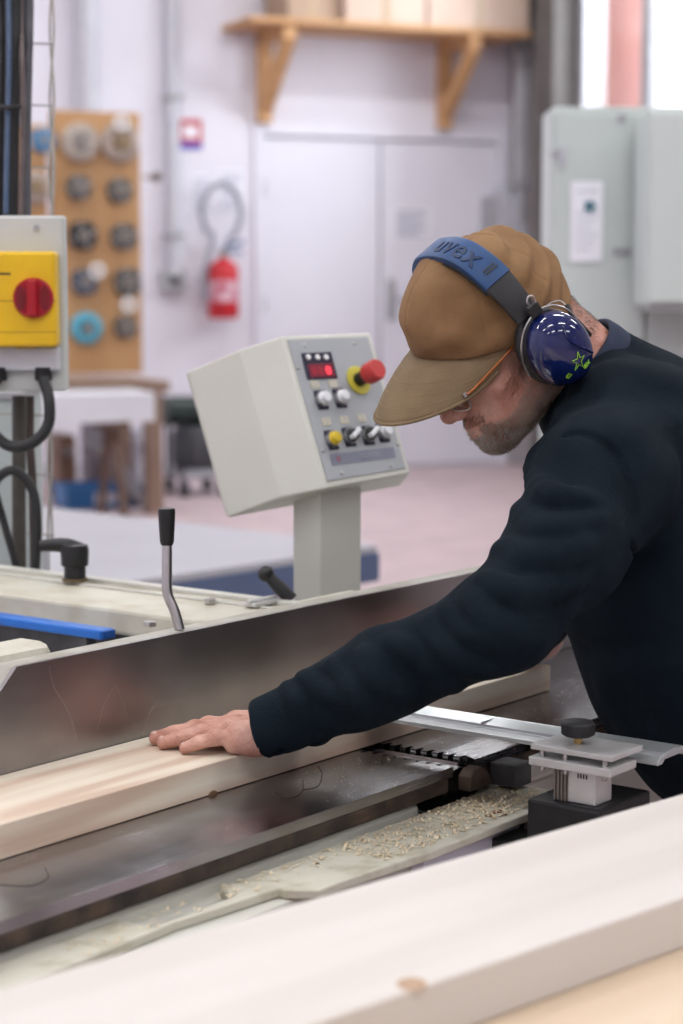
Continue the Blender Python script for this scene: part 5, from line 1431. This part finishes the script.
# slots pressed in the pad
g = new()
for tq in (.73, .77):
    p = arc(tq, .0078); tg = nrm(arc(tq+.01, 0)-arc(tq-.01, 0)); nn = nrm(p-E0); box(g, p+bf*-.002, (.018, .0022, .0008), (bf, tg, nrm(np.cross(bf, tg))))
obj('pressed_slot', g, m_cush, ed)
m_let = mat('dark embossed lettering', (.006, .022, .075), .5, col2=(.007, .025, .08), scale=60)
def band_text(s, size, tc, fo_):
    vs, fs = text_mesh(s, size, .0005, 1.08, .0003); out = []
    # arc length table
    tt = np.linspace(.3, math.pi-.3, 800); P_ = np.array([arc(t, .0079) for t in tt]); Ls = np.r_[0, np.cumsum(np.linalg.norm(np.diff(P_, axis=0), axis=1))]
    Lc = np.interp(tc, tt, Ls)
    for x, y, z in vs:
        t = float(np.interp(Lc-x, Ls, tt)); p = arc(t, .0079); tg = nrm(arc(t+.01, 0)-arc(t-.01, 0)); nn = nrm(np.cross(tg, bf)); nn = nn if np.dot(nn, p-E0) > 0 else -nn
        out.append(p+bf*(-y+fo_)*1.0+nn*z)
    return out, fs
obj('lettering', band_text('uvex', .040, 1.27, .0), m_let, ed)
# cups
for q in (1, -1):
    n_c = nrm(hl*q*1.0+bf*(.06)-bu_*.10+hf*-.06) if q == 1 else nrm(-hl)
    cc = E0+hl*q*.092-hf*.012-ZZ*.016
    A_ = nrm(bu_-n_c*np.dot(bu_, n_c)); B_ = np.cross(n_c, A_); ax = (B_, A_, n_c)
    sxx, syy = .86, 1.06
    R_ = .044
    cu0 = obj('ear_cushion', lathe(new(), [(R_*.55, -.012), (R_*.92, -.014), (R_*1.06, -.006), (R_*1.06, .004), (R_*.9, .010), (R_*.5, .010)], cc, n_c, 40, ax=ax, sx=sxx, sy=syy), m_cush, ed, smooth=True, angle=180)
    obj('cup_rim', lathe(new(), [(R_*.8, .009), (R_*1.03, .009), (R_*1.06, .013), (R_*1.03, .017), (R_*.8, .017)], cc, n_c, 40, ax=ax, sx=sxx, sy=syy), m_cush, ed, smooth=True, angle=50)
    prof = [(R_*1.0, .016), (R_*1.03, .022), (R_*.99, .032), (R_*.86, .042), (R_*.62, .049), (R_*.3, .0525), (0, .0535)]
    cs = obj('ear_cup', lathe(new(), prof, cc, n_c, 48, ax=ax, sx=sxx, sy=syy), m_bs, ed, smooth=True, angle=180)
    md = cs.modifiers.new('smooth', 'SUBSURF'); md.levels = 1; md.render_levels = 1
    def oncup(x, y, lift=.0006):         # x along B_, y along A_ in metres
        rr = math.hypot(x/sxx, y/syy); hs_ = np.interp(rr, [p[0] for p in prof[::-1]], [p[1] for p in prof[::-1]]); return cc+B_*x+A_*y+n_c*(hs_+lift)
    if q == 1:
        # raised moulded ridge across the cup
        hx = np.dot(V3(1, 0, 0), B_); 
        g = new(); tube(g, smooth_path([oncup(*p) for p in RIDGE(B_, A_)], 6), .0016, 8); obj('moulded_ridge', g, m_bs, cs, smooth=True)
        gl = mat('lime green print', (.30, .62, .05), .4, col2=(.26, .56, .04), scale=60)
        # picture right / up expressed in the cup's own axes
        rx = np.array([np.dot(V3(1, 0, 0), B_), np.dot(V3(1, 0, 0), A_)]); rx /= np.linalg.norm(rx); ux = np.array([-rx[1], rx[0]]); 
        if np.dot(ux, [np.dot(ZZ, B_), np.dot(ZZ, A_)]) < 0: ux = -ux
        def lp(x, y, lift=.0008): v = rx*x+ux*y; return oncup(v[0], v[1], lift)
        g = new(); st = []
        for k in range(10):
            a_ = math.pi/2+math.pi*k/5+.25; r_ = .0115 if k % 2 == 0 else .0042; st.append((.008+r_*math.cos(a_)*.8, -.012+r_*math.sin(a_)))
        tube(g, [lp(*p) for p in st+st[:1]], .00055, 5); obj('star_outline', g, gl, cs)
        for s_, x0, y0, sz_, rot in (('u', -.0015, -.0285, .012, -.35), ('ex', .0205, -.0165, .0115, .75)):
            vs, fs = text_mesh(s_, sz_, .0003, 1.0, .0004); out = []
            for x, y, z in vs:
                X = x0+x*math.cos(rot)-y*math.sin(rot); Y_ = y0+x*math.sin(rot)+y*math.cos(rot); out.append(lp(X, Y_, .0007+z))
            obj('lettering', (out, fs), gl, cs)
    # wire yoke
    yk = []
    for k in np.linspace(-.15, math.pi+.15, 18): yk.append(cc+B_*math.cos(k)*R_*sxx*1.16+A_*(R_*syy*1.14*math.sin(k))+n_c*(.010+.010*math.sin(k)))
    obj('wire_yoke', tube(new(), smooth_path(yk, 3), .0013, 8), m_steel, ed, smooth=True)
    top_ = cc+A_*R_*syy*1.14+n_c*.020
    obj('yoke_clip', box(new(), top_+A_*.004, (.016, .016, .008), (B_, A_, n_c)), m_cush, ed, bevel=.002)
    lp_ = [top_+A_*.012+B_*-.004+n_c*.005, top_+A_*.020+B_*-.005+n_c*.006, top_+A_*.024+n_c*.006, top_+A_*.020+B_*.005+n_c*.006, top_+A_*.012+B_*.004+n_c*.005]
    obj('wire_loop', tube(new(), smooth_path(lp_, 4), .0012, 8), m_steel, ed, smooth=True)
# thin wire with black sleeve running back from the left cup
W_ = [(541, 314), (549, 304), (560, 301), (567, 307)]
obj('wire', tube(new(), smooth_path([Dp(x, y, 2.345) for x, y in W_], 6), .0009, 8), m_steel, ed, smooth=True)
obj('wire_sleeve', tube(new(), smooth_path([Dp(x, y, d) for x, y, d in ((567, 305, 2.345), (573, 316, 2.34), (583, 327, 2.34), (590, 335, 2.35))], 6), .0028, 8), m_cush, ed, smooth=True)

# ======================= eyeglasses
eg = thing('eyeglasses', h(.10, 0, 0), 'thin framed eyeglasses with orange brown side arm under the cap brim', 'glasses')
m_arm = mat('orange brown temple', (.40, .12, .02), .3, col2=(.34, .09, .015), scale=60)
m_lens = mat('clear lens', (1, 1, 1), .02, trans=1., ior=1.02)
GD = V3(0, 0, -.008)
for q in (1, -1):
    c = h(.118, q*.034, -.010)+GD*0
    nl = nrm(hf+hl*q*.18-hu*.10); a_ = nrm(hl-nl*np.dot(hl, nl)); b_ = np.cross(nl, a_)
    ring = [c+a_*.025*math.cos(k)*(1+.08*abs(math.sin(2*k)))+b_*.0165*math.sin(k)*(1+.08*abs(math.sin(2*k))) for k in np.linspace(0, 2*math.pi, 29)]
    obj('rim', tube(new(), ring, .0010, 6), m_steel, eg, smooth=True)
    g = new(); prism(g, ring[:-1], nl*.0012); obj('lens', g, m_lens, eg)
    hinge = c+a_*.027*q+b_*.006
    obj('temple_arm', tube(new(), smooth_path([hinge, hinge+hl*q*.004-hf*.010, h(.060, q*.074, .004), h(.020, q*.080, .012), h(-.008, q*.079, .014)], 5), .0017, 8), m_arm, eg, smooth=True)
    obj('hinge', box(new(), hinge, (.005, .004, .006), (hf, hl, hu)), m_steel, eg, bevel=.0005)
obj('bridge', tube(new(), smooth_path([h(.1195, .0095, -.006), h(.1235, 0, -.002), h(.1195, -.0095, -.006)], 5), .0012, 8), m_steel, eg, smooth=True)
# ======================= light from outside, camera
# daylight falling in through the side window
L = bpy.data.lights.new('window daylight', 'AREA'); L.shape = 'RECTANGLE'; L.size = b1-b0; L.size_y = zt_-zs; L.energy = 200; L.color = (.86, .92, 1)
lo = bpy.data.objects.new('window_daylight', L); C.objects.link(lo); lo.location = Vector(R(-1.2, (b0+b1)/2, (zs+zt_)/2+.3))
lo.rotation_euler = Vector(-E1*-1.).to_track_quat('Z', 'Y').to_euler()
w = bpy.data.worlds.new('daylight'); bpy.context.scene.world = w; w.use_nodes = True
w.node_tree.nodes['Background'].inputs[0].default_value = (.93, .96, 1, 1); w.node_tree.nodes['Background'].inputs[1].default_value = 2.2
cam = bpy.data.cameras.new('camera'); co = bpy.data.objects.new('camera', cam); C.objects.link(co)
cam.sensor_fit = 'VERTICAL'; cam.sensor_height = 36.; cam.lens = F/1024*36; cam.clip_start = .05; cam.clip_end = 100
co.location = (0, 0, CAMZ); co.rotation_euler = (math.radians(90)-PITCH, 0, 0)
cam.dof.use_dof = True; cam.dof.focus_distance = 2.3; cam.dof.aperture_fstop = 4.2
bpy.context.scene.camera = co
vs_ = bpy.context.scene.view_settings; vs_.view_transform = 'Standard'; vs_.look = 'None'; vs_.gamma = 1; vs_.use_curve_mapping = False; vs_.exposure = .5
bpy.context.scene.cycles.use_denoising = True
bpy.context.scene.cycles.max_bounces = 8
